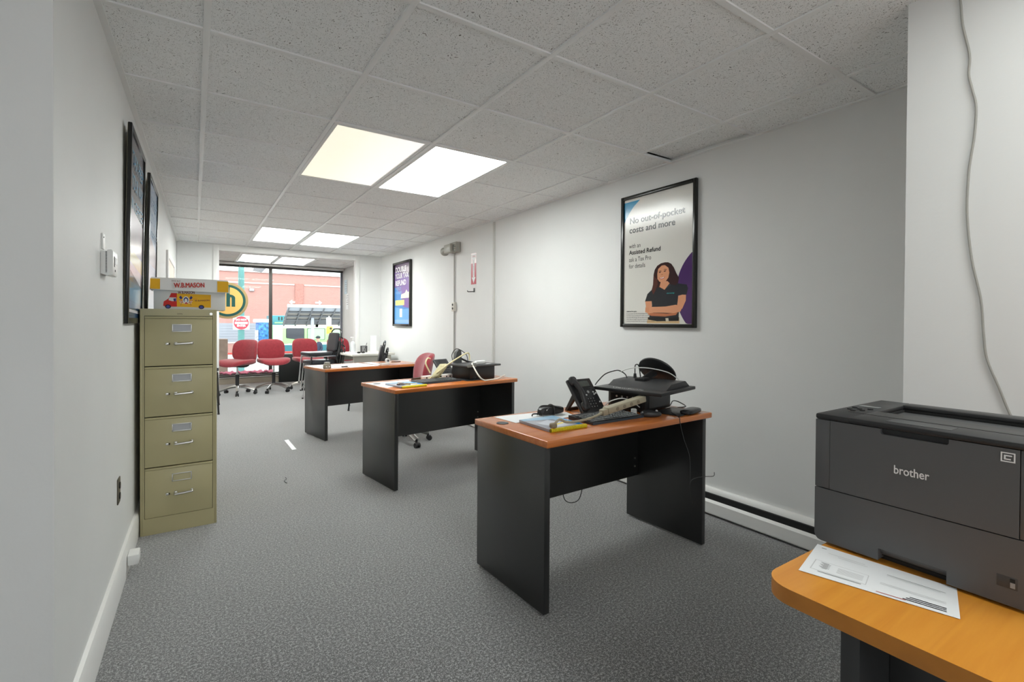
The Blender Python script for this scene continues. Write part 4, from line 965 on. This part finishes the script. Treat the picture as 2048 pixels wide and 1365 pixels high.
b = MB(); b.box(.075, .175, .165, .222, .003, .0055, BLKP, .001, M=FM); b.box(.084, .166, .173, .214, .0055, .0062, mat('phone_lcd', (.09, .10, .09), .12), M=FM); b.build('screen', t)
b = MB(); KG = mat('key_grey', (.075, .078, .08), .4)
for r in range(4):
    for c in range(3): b.box(.088+c*.023, .104+c*.023, .020+r*.019, .032+r*.019, .004, .0075, BLKP, .002, M=FM, seg=1); b.box(.094+c*.023, .098+c*.023, .024+r*.019, .028+r*.019, .0075, .0077, SL, M=FM)
for x, y in ((.087, .125), (.10, .112), (.168, .128), (.185, .118), (.168, .112), (.175, .07), (.185, .055), (.175, .04), (.07, .125)): b.cyl((x, y, .004), (x, y, .0075), .0055, SL if x in (.10, .185, .168) else BLKP, M=FM, seg=10)
for k in range(4): b.box(.084+k*.022, .100+k*.022, .152, .160, .004, .0065, BLKP, M=FM)
b.cyl((.125, .132, .004), (.125, .132, .008), .009, mat('silver_button', (.4, .4, .4), .3), M=FM, seg=16)
b.build('keys', t)
b = MB(); pts = []
for k in range(150):
    s_ = k/149; x = .02-.03*math.sin(s_*PI)+s_*.13; y = -.02-.035*math.sin(s_*PI); a = k*1.25
    pts.append((x, y+.006*math.cos(a), .010+.006*math.sin(a)))
b.tube(pts, .0018, CHAR, seg=5, smooth=False); b.build('coiled_cord', t)
# beige power strip with cord
BP = mat('beige_strip', (.40, .36, .26), .45)
t = thing('power_strip', 'beige power strip leaning over the keyboard with its cord and plug', 'power strip', (0, 0, 0))
b = MB(); p0, p1 = Vector((1.705, 1.745, .797)), Vector((1.975, 1.745, .836)); d = (p1-p0); Lb = d.length; rot = d.to_track_quat('X', 'Z').to_matrix().to_4x4()
MB_ = Matrix.Translation(p0) @ rot
b.box(0, Lb, -.022, .022, -.015, .017, BP, .005, M=MB_); b.box(-.03, .03, -.017, .017, -.018, .012, BP, .005, M=MB_)
for k in range(4): b.cyl((.06+k*.05, -.0225, 0), (.06+k*.05, -.024, 0), .010, mat('dark_beige', (.25, .22, .16), .5), M=MB_, seg=10)  # outlet faces in a darker beige
b.build('outlet_bar', t)
b = MB(); b.tube([tuple(p0), (1.62, 1.735, .778), (1.52, 1.72, .772), (1.43, 1.71, .776), (1.375, 1.70, .796), (1.345, 1.70, .775)], .006, BP); b.build('cord', t)
b = MB(); b.super((1.340, 1.70, .773), (.016, .014, .012), mat('dirty_beige', (.25, .21, .14), .6), .6, .6); b.cyl((1.330, 1.695, .768), (1.323, 1.685, .765), .003, CHROME, seg=8); b.cyl((1.340, 1.69, .768), (1.333, 1.68, .765), .003, CHROME, seg=8); b.build('plug', t)
# black device under the monitor, and monitor lying face down on it
t = thing('docking_box', 'black computer box under the tilted flat monitor', 'computer', (2.035, 1.785, .745), 10)
b = MB(); b.box(0, .275, 0, .24, .004, .108, BLKP, .006); b.box(.02, .255, .02, .22, 0, .004, INK); b.build('case', t)
b = MB(); b.box(-.002, .0, .02, .22, .02, .09, DARKGAP); 
for k in range(5): b.cyl((-.004, .04+k*.035, .075), (-.001, .04+k*.035, .075), .006, ALU, seg=8)
b.build('ports', t)
b = MB(); b.box(.04, .24, -.0012, 0, .02, .095, DGP); b.build('front_panel', t)
t = thing('computer_monitor', 'black flat monitor lying face down on the box with its round foot up', 'monitor', (1.975, 1.625, .858), 9.5, None, (math.radians(-0.5), math.radians(-1), math.radians(10.5)))
ml, mw = .375, .425                 # local x: monitor height, y: monitor width
b = MB(); b.box(0, ml, 0, mw, 0, .018, BLKP, .004)
b.prism([(.10, .018), (.155, .045), (ml-.06, .05), (ml-.012, .018)], .03, mw-.03, CHAR, MY); b.build('panel', t)
b = MB(); b.text('ViewSonic', .034, mat('silver_print', (.80, .80, .80), .4), T(.035, .33, .0185) @ Rz(-90), width=.20, off=.0003); b.text('ViewSonic', .018, mat('grey_logo', (.2, .2, .2), .4), T(.07, .23, .0187) @ Rz(-90)); b.build('logo', t, recalc=False)
b = MB(); S0 = Vector((.225, .24, .045)); S1 = Vector((.345, .235, .082)); b.tube([tuple(S0), tuple(S0.lerp(S1, .5)), tuple(S1)], .021, BLKP, smooth=False, seg=8, flat=.5); b.box(.185, .245, .21, .27, .045, .062, BLKP, .004)
b.build('stand_arm', t)
b = MB(); b.lathe([(0, -.008), (.10, -.008), (.112, -.004), (.114, .0), (.112, .006), (.09, .009), (0, .010)], BLKP, T(.372, .235, .085) @ Ry(47), seg=48); b.build('stand_foot', t)
# mouse, mouse pad
t = thing('computer_mouse', 'black mouse in front of the box on the nearest desk', 'mouse', (1.995, 1.71, .745), 60)
b = MB(); b.super((0, 0, .014), (.033, .055, .02), CHAR, .9, .8, bend=lambda x, y, z: (x, y, max(z, -.014)*(1+.25*(y/.055)))); b.build('shell', t)
b = MB(); b.cyl((-.004, -.03, .03), (.004, -.03, .03), .006, ALU, seg=12); b.build('wheel', t)
t = thing('mouse_pad', 'black mouse pad with wrist rest at the right end of the nearest desk', 'mouse pad', (2.225, 1.675, .745), 12)
b = MB(); b.box(-.11, .11, -.03, .13, 0, .006, BLKP, .003); b.build('mat', t)
b = MB(); b.super((.02, -.025, .014), (.085, .035, .016), mat('gel_black', (.02, .02, .023), .25), .7, .6); b.build('wrist_rest', t)
# cables around the monitor
def cable(name, pts, r, m, label, cat='cable', sub=6):
    b = MB(); b.tube(pts, r, m, seg=6, sub=sub); return tag(b.build(name), label, cat)
cable('video_cable', [(1.90, 2.03, .882), (1.925, 2.03, .905), (1.98, 2.03, .94), (2.06, 2.03, .955), (2.10, 2.03, .95), (2.13, 2.02, .93), (2.135, 2.01, .908)], .0032, INK, 'black cable arching over the left edge of the face-down monitor')
cable('power_cable', [(2.185, 1.995, .91), (2.19, 2.0, .94), (2.215, 2.02, .98), (2.245, 2.02, .975), (2.24, 2.0, .90)], .0035, INK, 'thick black cable looping up beside the round monitor foot')
b = MB(); b.cyl((2.185, 1.995, .903), (2.185, 1.995, .935), .012, BLKP, r2=.008, seg=10); tag(b.build('cable_plug'), 'black plug standing on the back of the face-down monitor', 'plug')
cable('white_cable', [(2.10, 2.03, .945), (2.115, 1.99, .965), (2.15, 1.94, .975), (2.20, 1.88, .972), (2.27, 1.82, .95), (2.31, 1.78, .912)], .0028, WHITE, 'white cable crossing in front of the round monitor foot')
cable('white_cable', [(1.86, 1.93, .755), (1.87, 1.90, .80), (1.92, 1.86, .825), (1.97, 1.83, .815), (2.0, 1.79, .78)], .003, WHITE, 'white cable arching left of the black box, behind the beige power strip')
cable('hanging_cable', [(2.15, 1.70, .752), (2.08, 1.60, .751), (2.055, 1.575, .735), (2.064, 1.573, .70), (2.089, 1.575, .64), (2.135, 1.575, .543), (2.14, 1.575, .426), (2.141, 1.575, .374), (2.163, 1.575, .297)], .0022, mat('dark_cable', (.04, .04, .04), .4), 'thin cable hanging off the front of the nearest desk')
cable('wire', [(2.142, 1.577, .395), (2.165, 1.585, .415), (2.21, 1.585, .421), (2.28, 1.585, .415), (2.355, 1.585, .405), (2.362, 1.585, .425)], .0018, mat('dark_cable', (.04, .04, .04), .4), 'thin wire running sideways to the desk panel edge')
cable('looped_cable', [(1.72, 2.10, .32), (1.74, 2.10, .24), (1.80, 2.11, .205), (1.86, 2.11, .22), (1.89, 2.11, .32)], .0025, INK, 'black cable loop drooping below the nearest desk back panel')
cable('coiled_cable', [(2.20, 1.86, .748), (2.30, 1.84, .755), (2.36, 1.86, .775), (2.42, 1.87, .765), (2.40, 1.80, .749), (2.33, 1.80, .749)], .003, INK, 'black cable loop on the right end of the nearest desk')
b = MB(); b.lathe([(.012, 0), (.016, .002), (.015, .03), (.010, .033), (.0, .033)], WHITE); tag(b.build('plastic_cup', None, (1.955, 1.79, .745)), 'small white cap standing behind the keyboard by the black box', 'cup')

# ================================================================== things on the middle desk
keyboard('dark keyboard on the middle desk in front of the cream cord', (1.455, 3.52, .745), 8.5, .40, .125)
book('tax guide book with yellow spiral on the middle desk', (1.262, 3.385, .745), 9)
ob, a = sheet('p', [(1.125, 3.80), (1.185, 3.47), (1.43, 3.62), (1.50, 3.86)], '', '', PAPER, lift=.001)
tag(ob.build('paper_sheet', None, (a.x, a.y, .745)), 'large white sheet covering the left end of the middle desk', 'paper')
def keyring(loc, label):
    b = MB()
    for k in range(7):
        a = k*.9; b.super((.018*math.cos(a), .015*math.sin(a), .006+.004*(k % 3)), (.016, .007, .006), mat('grey_key_metal', (.28, .24, .22), .4, metal=.6), .7, .7)
    b.tube([(.02, 0, .008), (.05, .005, .004), (.075, -.003, .004)], .005, mat('grey_key_metal', (.28, .24, .22), .4, metal=.6))
    tag(b.build('key_ring', None, loc), label, 'keys')
keyring((1.29, 3.47, .7605), 'bunch of keys lying on the spiral book of the middle desk')
PC = mat('pale_cream_cord', (.64, .57, .33), .5)
cable('extension_cord', [(1.60, 3.70, .752), (1.64, 3.70, .78), (1.72, 3.68, .84), (1.79, 3.68, .885), (1.90, 3.72, .93), (2.0, 3.77, .96), (2.03, 3.78, .95), (2.03, 3.77, .90)], .007, PC, 'cream cord rising from the coil over the middle desk clutter')
t = thing('cord_coil', 'tied coil of cream extension cord standing on the middle desk', 'cord', (1.695, 3.72, .745), 5); t.scale = (1.25, 1.6, 1.08)
b = MB()
for k in range(11):
    o_ = (k-5)*.004; b.tube([(-.02+o_, -.02+.003*k, .012), (-.028+o_, -.02, .04), (.03+o_, .0, .10), (.055+o_, .01, .12), (.05+o_, .0, .10), (.0+o_, .0, .03), (-.012+o_, 0, .012)], .0045, PC if k % 3 else mat('cream_cord_shade', (.50, .45, .29), .5), seg=6)
b.build('coil', t)
b = MB(); b.tube([(.0, 0, .012), (.06, -.02, .008), (.10, -.0, .007), (.09, .03, .007), (.04, .04, .01)], .005, PC, seg=6); b.tube([(-.05, .0, .06), (-.07, .02, .13), (-.05, .03, .17), (-.03, .03, .165)], .005, PC, seg=6); b.build('loose_end', t)
t = thing('power_adapter_strip', 'white power strip lying behind the cream coil', 'power strip', (1.60, 3.79, .745), 6)
b = MB(); b.box(0, .09, 0, .04, 0, .032, WHITE, .004); b.box(.19, .30, .01, .05, 0, .034, WHITE, .004); b.box(.085, .195, .015, .04, .005, .025, BLKP, .003); b.build('case', t)
b = MB()
for x in (.03, .06, .225, .26): b.box(x, x+.012, -.001, .0, .01, .022, BLKP)
b.build('socket', t)
t = thing('desk_phone', 'black office phone tipped back among cables on the middle desk', 'phone', (1.80, 3.83, .745), 20); t.scale = (.88, .88, .88)
FM = T(0, 0, .012) @ Rx(50)
b = MB(); b.box(0, .19, 0, .215, -.018, .004, CHAR, .008, M=FM, seg=3); b.build('base', t)
b = MB(); b.box(.06, .165, .15, .20, .004, .006, BLKP, M=FM)
for r in range(4):
    for c in range(4): b.cyl((.075+c*.024, .03+r*.024, .004), (.075+c*.024, .03+r*.024, .008), .007, BLKP, M=FM, seg=8)
b.build('keys', t)
b = MB(); b.prism([(.075, .125), (.16, 0), (.14, 0), (.06, .10)], .02, .17, CHAR, Matrix(((0, 0, 1, 0), (1, 0, 0, 0), (0, 1, 0, 0), (0, 0, 0, 1)))); b.build('stand', t)
t = thing('document_stand', 'dark upright stand with arm behind the middle desk phone', 'stand', (1.93, 3.84, .745), 10)
b = MB(); b.prism([(-.03, 0), (.02, 0), (.055, .10), (.045, .235), (.02, .245), (-.005, .22), (-.04, .06)], -.008, .02, DGP, Rx(90)); b.build('upright', t)
b = MB(); b.tube([(.03, 0, .175), (.12, -.01, .135), (.20, -.02, .115)], .009, BLKP, smooth=False); b.build('arm', t)
b = MB(); b.tube([(-.03, 0, .14), (-.035, .01, .20), (-.0, .0, .25), (.06, .0, .235), (.12, 0, .19), (.13, -.01, .12)], .0035, INK, seg=6); b.tube([(.0, -.02, .1), (.01, -.03, .06), (-.02, -.04, .03)], .003, WHITE, seg=6); b.build('cable', t)
t = thing('cash_drawer', 'black box with grey overhanging top on the middle desk', 'computer', (1.93, 3.575, .745), 9)
b = MB(); b.box(0, .27, 0, .25, .0, .11, BLKP, .004); b.build('case', t)
b = MB(); b.box(.2705, .272, .02, .23, .01, .10, mat('grey_side_label', (.25, .25, .24), .4)); b.build('side_label', t)
b = MB(); b.box(-.06, .305, -.045, .27, .112, .128, DGP, .005); b.box(-.06, .03, -.048, -.04, .114, .135, mat('grey_front_strip', (.22, .22, .2), .4)); b.box(.2, .25, .02, .05, .128, .1286, SL); b.build('top_plate', t)
b = MB(); b.box(-.045, .06, -.018, .018, .0, .03, WHITE, .006); b.cyl((-.045, 0, .015), (-.075, 0, .014), .009, WHITE, seg=10)
tag(b.build('plug_adapter', None, (2.045, 3.62, .8735), (0, 0, math.radians(18))), 'white plug end lying on the grey top plate of the middle desk box', 'plug')
cable('white_extension_cord', [(1.975, 3.60, .889), (1.945, 3.57, .885), (1.925, 3.50, .86), (1.93, 3.43, .80), (1.97, 3.42, .762), (2.05, 3.46, .754), (2.15, 3.50, .754), (2.24, 3.58, .756), (2.33, 3.66, .762)], .006, mat('off_white_cord', (.74, .70, .62), .5), 'off-white cord drooping from the plug to the right end of the middle desk')
t = thing('mouse_pad', 'dark mouse pad at the front of the middle desk', 'mouse pad', (1.88, 3.53, .745), 9)
b = MB(); b.box(0, .17, 0, .19, 0, .005, mat('navy_pad', (.02, .025, .03), .5), .002); b.build('mat', t)
t = thing('computer_mouse', 'dark mouse on the mouse pad of the middle desk', 'mouse', (1.96, 3.62, .7505), 30)
b = MB(); b.super((0, 0, .014), (.032, .05, .018), CHAR, .9, .8, bend=lambda x, y, z: (x, y, max(z, -.014))); b.build('shell', t)
b = MB(); b.super((0, 0, .04), (.012, .012, .012), DGP, 1, 1); b.build('wheel', t)
b = MB(); b.prism([(0, 0), (.10, .0), (.13, .02), (.10, .03), (.02, .018)], 0, .012, mat('brown_black', (.05, .035, .025), .5)); tag(b.build('eyeglass_case', None, (1.52, 3.85, .745), (0, 0, .3)), 'small dark pointed case at the back edge of the middle desk', 'case')

# ================================================================== things on the farthest desk
A3 = D3['rz']
for nm, c4, lb in (('a', [(.02, .54), (.02, .10), (.27, .06), (.27, .52)], 'white sheet at the left end of the farthest desk'), ('b', [(.30, .50), (.275, .02), (.62, .03), (.60, .50)], 'white sheet hanging at the front edge in the middle of the farthest desk'), ('c', [(.66, .5), (.64, .12), (.74, .13), (.76, .5)], 'narrow sheet beside the white tape dispenser on the farthest desk')):
    ob, a = sheet('p', [dl(D3, *p)[:2] for p in c4], '', '', PAPER, lift=.0012); tag(ob.build('paper_sheet', None, (a.x, a.y, .745)), lb, 'paper')
t = thing('glass_jar', 'small glass jar with two round marks on the farthest desk corner', 'jar', dl(D3, .045, .06), 0)
JG = mat('jar_glass', (.42, .38, .30), .15, trans=.4)
b = MB(); b.lathe([(.0, 0), (.034, 0), (.04, .01), (.038, .045), (.028, .052), (.0, .052)], JG); b.build('body', t)
b = MB(); b.lathe([(.0, .052), (.026, .052), (.027, .068), (.0, .07)], mat('jar_lid', (.35, .32, .26), .4)); b.build('lid', t)
b = MB(); b.cyl((-.014, -.0385, .025), (-.014, -.041, .025), .007, WHITE, seg=12); b.cyl((.014, -.0385, .025), (.014, -.041, .025), .007, WHITE, seg=12); b.build('marks', t)
t = thing('tape_dispenser', 'white tape dispenser on the farthest desk', 'tape dispenser', dl(D3, .70, .06), A3)
b = MB(); b.box(-.05, .05, -.02, .02, 0, .025, WHITE, .004); b.build('base', t)
b = MB(); b.cyl((.035, -.014, .05), (.035, .014, .05), .026, WHITE, seg=20); b.cyl((.035, -.016, .05), (.035, .016, .05), .012, DGP, seg=16); b.build('tape_roll', t)
b = MB(); b.box(-.035, .035, -.008, .008, 0, .01, INK, .003); tag(b.build('binder_clip', None, dl(D3, .26, .12, .7467), (0, 0, .3)), 'black pen-like clip on papers of the farthest desk', 'clip')
b = MB(); b.box(-.06, .06, -.012, .012, 0, .006, INK, .002); tag(b.build('letter_opener', None, dl(D3, 1.04, .40), (0, 0, .2)), 'flat dark strip near the right back of the farthest desk', 'ruler')

# ================================================================== chairs
def swivel_chair(label, loc, rz):
    t = thing('swivel_chair', label, 'chair', loc, rz, 'red swivel chairs')
    b = MB(); b.super((0, 0, .525), (.255, .235, .05), RED, .55, .62, nu=36, nv=14, bend=lambda x, y, z: (x, y, z+.03*(x/.255)**2-(.03 if y < -.12 else 0)*((-y-.12)/.115)**2)); b.build('seat', t)
    b = MB(); b.box(-.12, .12, -.12, .14, .465, .485, BLKP, .01); b.build('seat_plate', t)
    b = MB(); b.super((0, .0, 0), (.225, .045, .20), RED, .6, .58, nu=36, nv=14, bend=lambda x, y, z: (x, y-.07*(x/.225)**2+.03*(z/.20)**2, z), M=T(0, .245, .715) @ Rx(-8)); b.build('backrest', t)
    b = MB(); b.tube([(0, .06, .465), (0, .23, .455), (0, .31, .50), (0, .315, .64)], .03, BLKP, seg=8, flat=.35); b.build('back_bracket', t)
    b = MB(); b.cyl((0, 0, .33), (0, 0, .49), .014, CHROME); b.cyl((0, 0, .13), (0, 0, .335), .027, BLKP, r2=.03); b.build('gas_column', t)
    for k in range(5):
        a = 2*PI*k/5+.35; c_, s_ = math.cos(a), math.sin(a)
        b = MB(); b.tube([(.02*c_, .02*s_, .135), (.14*c_, .14*s_, .12), (.27*c_, .27*s_, .075)], .027, ALU, seg=8, flat=.6); b.cyl((.27*c_, .27*s_, .085), (.27*c_, .27*s_, .045), .01, BLKP, seg=8); sp = b.build('base_spoke', t)
        b = MB()
        for dd in (-.016, .016): b.cyl((.28*c_-s_*(dd-.009), .28*s_+c_*(dd-.009), .026), (.28*c_-s_*(dd+.009), .28*s_+c_*(dd+.009), .026), .026, BLKP, seg=14)
        b.super((.28*c_, .28*s_, .036), (.022, .022, .02), BLKP, .8, .8); b.build('caster', sp)
    return t
sc = swivel_chair('red swivel chair facing the room, second from the left', (1.16, 9.35, 0), 6)
grp = 'red swivel chairs'
dup(sc, (.60, 9.28, 0), -42, 'leftmost red swivel chair, turned to the left', grp)
dup(sc, (1.745, 9.46, 0), 8, 'red swivel chair third from the left, left of the black stack', grp)
dup(sc, (2.42, 9.75, 0), 10, 'red swivel chair half hidden behind the black stacked chairs', grp)
dup(sc, (1.77, 4.72, 0), -100, 'red swivel chair behind the middle desk', grp)

def stack_chair(label, loc, rz, group):
    t = thing('stacking_chair', label, 'chair', loc, rz, group)
    b = MB(); b.super((0, -.02, .458), (.205, .215, .036), VINYL, .45, .45, nu=32, nv=10, bend=lambda x, y, z: (x*(1-.1*(y/.215)), y, z+.01*(y/.215)**2)); b.build('seat', t)
    b = MB(); MBk = T(0, .205, .455) @ Rx(-10); b.super((0, 0, .19), (.165, .024, .15), VINYL, .22, .3, nu=32, nv=12, M=MBk); b.build('backrest', t)
    b = MB(); FRT = mat('black_tube', (.02, .02, .02), .25)
    b.tube([(-.185, .02, -.07), (-.185, .025, .1), (-.175, .028, .33), (-.12, .03, .395), (0, .03, .41), (.12, .03, .395), (.175, .028, .33), (.185, .025, .1), (.185, .02, -.07)], .011, FRT, M=MBk); b.build('back_frame', t)
    b = MB()
    for s_ in (-1, 1): b.tube([(s_*.185, -.20, .425), (s_*.185, .22, .425)], .010, CHROME, smooth=False)
    b.tube([(-.185, -.19, .425), (.185, -.19, .425)], .010, CHROME, smooth=False); b.tube([(-.185, .18, .425), (.185, .18, .425)], .010, CHROME, smooth=False); b.build('seat_frame', t)
    for s_ in (-1, 1):
        b = MB(); b.tube([(s_*.188, -.19, .43), (s_*.20, -.225, .02)], .0115, CHROME if s_ < 0 else FRT, smooth=False); b.cyl((s_*.20, -.226, .02), (s_*.2005, -.227, 0), .014, BLKP, seg=10); b.build('leg', t)
        b = MB(); b.tube([(s_*.188, .20, .44), (s_*.21, .27, .02)], .0115, FRT, smooth=False); b.cyl((s_*.21, .27, .02), (s_*.2105, .272, 0), .014, BLKP, seg=10); b.build('leg', t)
    return t
g1 = 'black stacked chairs left of the farthest desk'
CHX, CHY = 1.70, 8.08
s0 = stack_chair('bottom black vinyl chair of the stack behind the farthest desk', (CHX, CHY, 0), -78, g1)
dup(s0, (CHX-.028, CHY+.0, .13), -78, 'middle black vinyl chair of the stack behind the farthest desk', g1)
dup(s0, (CHX-.056, CHY+.0, .26), -78, 'top black vinyl chair of the stack behind the farthest desk', g1)
g2 = 'black chairs by the white table'
dup(s0, (2.05, 6.93, 0), -106, 'lower black vinyl chair of the pair in front of the white table', g2)
dup(s0, (2.01, 6.93, .10), -106, 'upper black vinyl chair of the pair in front of the white table', g2)
g3 = 'black chairs behind the file cabinet'
dup(s0, (.05, 7.62, 0), 4, 'lower black chair of the pair mostly hidden behind the file cabinet', g3)
dup(s0, (.05, 7.58, .13), 4, 'upper black chair of the pair mostly hidden behind the file cabinet', g3)

# ================================================================== white table and its things
t = thing('white_table', 'white rectangular table with straight legs beside the bay opening', 'table', (2.0, 7.45, 0), 6)
TWh = mat('white_table_laminate', (.74, .71, .64), .4)
b = MB(); b.box(0, .70, 0, .72, .70, .735, TWh, .004); b.build('tabletop', t)
for y in (.04, .66): b = MB(); b.box(.05, .65, y, y+.02, .60, .70, mat('table_grey', (.50, .48, .42), .5)); b.build('apron', t)
for x in (.05, .59):
    for y in (.05, .62): b = MB(); b.box(x, x+.055, y, y+.055, 0, .70, mat('table_grey', (.50, .48, .42), .5), .003); b.build('leg', t)
t = thing('sanitizer_bottle', 'clear white pump bottle on the white table', 'bottle', (2.15, 7.98, .736))
b = MB(); b.lathe([(0, 0), (.038, 0), (.042, .01), (.042, .13), (.03, .16), (.013, .175), (.013, .19), (0, .19)], mat('clear_white_plastic', (.8, .82, .82), .15, trans=.4)); b.build('bottle_body', t)
b = MB(); b.cyl((0, 0, .19), (0, 0, .235), .006, WHITE); b.box(-.04, .012, -.01, .01, .232, .246, WHITE, .004); b.build('pump', t)
t = thing('pen_cup', 'dark wire mesh pen cup with a pen on the white table', 'pen cup', (2.30, 7.88, .736))
b = MB(); b.box(-.042, .042, -.042, .042, 0, .006, DGP)
for k in range(8):
    o_ = -.042+k*.012
    for (p0, p1) in (((o_, -.042), (o_+.0, -.042)), ((o_, .042), (o_, .042)), ((-.042, o_), (-.042, o_)), ((.042, o_), (.042, o_))): b.cyl((*p0, .0), (*p1, .10), .002, DGP, seg=5)
for z in (.0, .02, .04, .06, .08, .10):
    for (p0, p1) in (((-.042, -.042), (.042, -.042)), ((.042, -.042), (.042, .042)), ((.042, .042), (-.042, .042)), ((-.042, .042), (-.042, -.042))): b.cyl((*p0, z), (*p1, z), .0025 if z < .1 else .004, DGP, seg=5)
b.build('mesh_cup', t)
b = MB(); b.cyl((.0, 0, .007), (.05, 0, .15), .004, INK, seg=8); b.build('pen', t)
b = MB(); b.box(-.055, .055, -.003, .003, 0, .27, PAPER); b.box(-.055, .055, -.04, .04, 0, .004, PAPER)
tag(b.build('card_holder', None, (2.45, 7.86, .736), (math.radians(0), 0, math.radians(12))), 'white upright card stand on the white table', 'card stand')
b = MB()
for x in (-.035, .035): b.super((x, 0, .014), (.03, .012, .014), INK, .8, .6)
b.cyl((-.01, 0, .018), (.01, 0, .018), .003, INK, seg=8)
for x in (-.06, .06): b.tube([(x, .0, .018), (x*1.05, .06, .012), (x*.9, .11, .006)], .003, INK, seg=6)
tag(b.build('sunglasses', None, (2.18, 7.62, .736), (0, 0, .2)), 'black sunglasses lying on the front of the white table', 'glasses')
ob, a = sheet('p', [(2.02, 7.95), (2.03, 7.6), (2.15, 7.62), (2.20, 7.97)], '', '', PAPER); tag(ob.build('paper_sheet', None, (a.x, a.y, .736)), 'paper pile at the left end of the white table', 'paper')

# white tape strip and lint on the carpet
b = MB(); b.prism([(.0, .45), (.04, .46), (.045, .01), (.005, 0)], .0, .0015, PAPER)
tag(b.build('tape_strip', None, (.776, 5.0, .0005)), 'white strip of tape stuck on the carpet aisle', 'tape')
b = MB(); b.tube([(0, 0, .003), (-.01, .06, .004), (.012, .11, .003), (.01, .15, .004)], .0025, INK, seg=5)
tag(b.build('thread', None, (.587, 3.99, 0)), 'dark thread lying on the carpet in the aisle', 'thread')
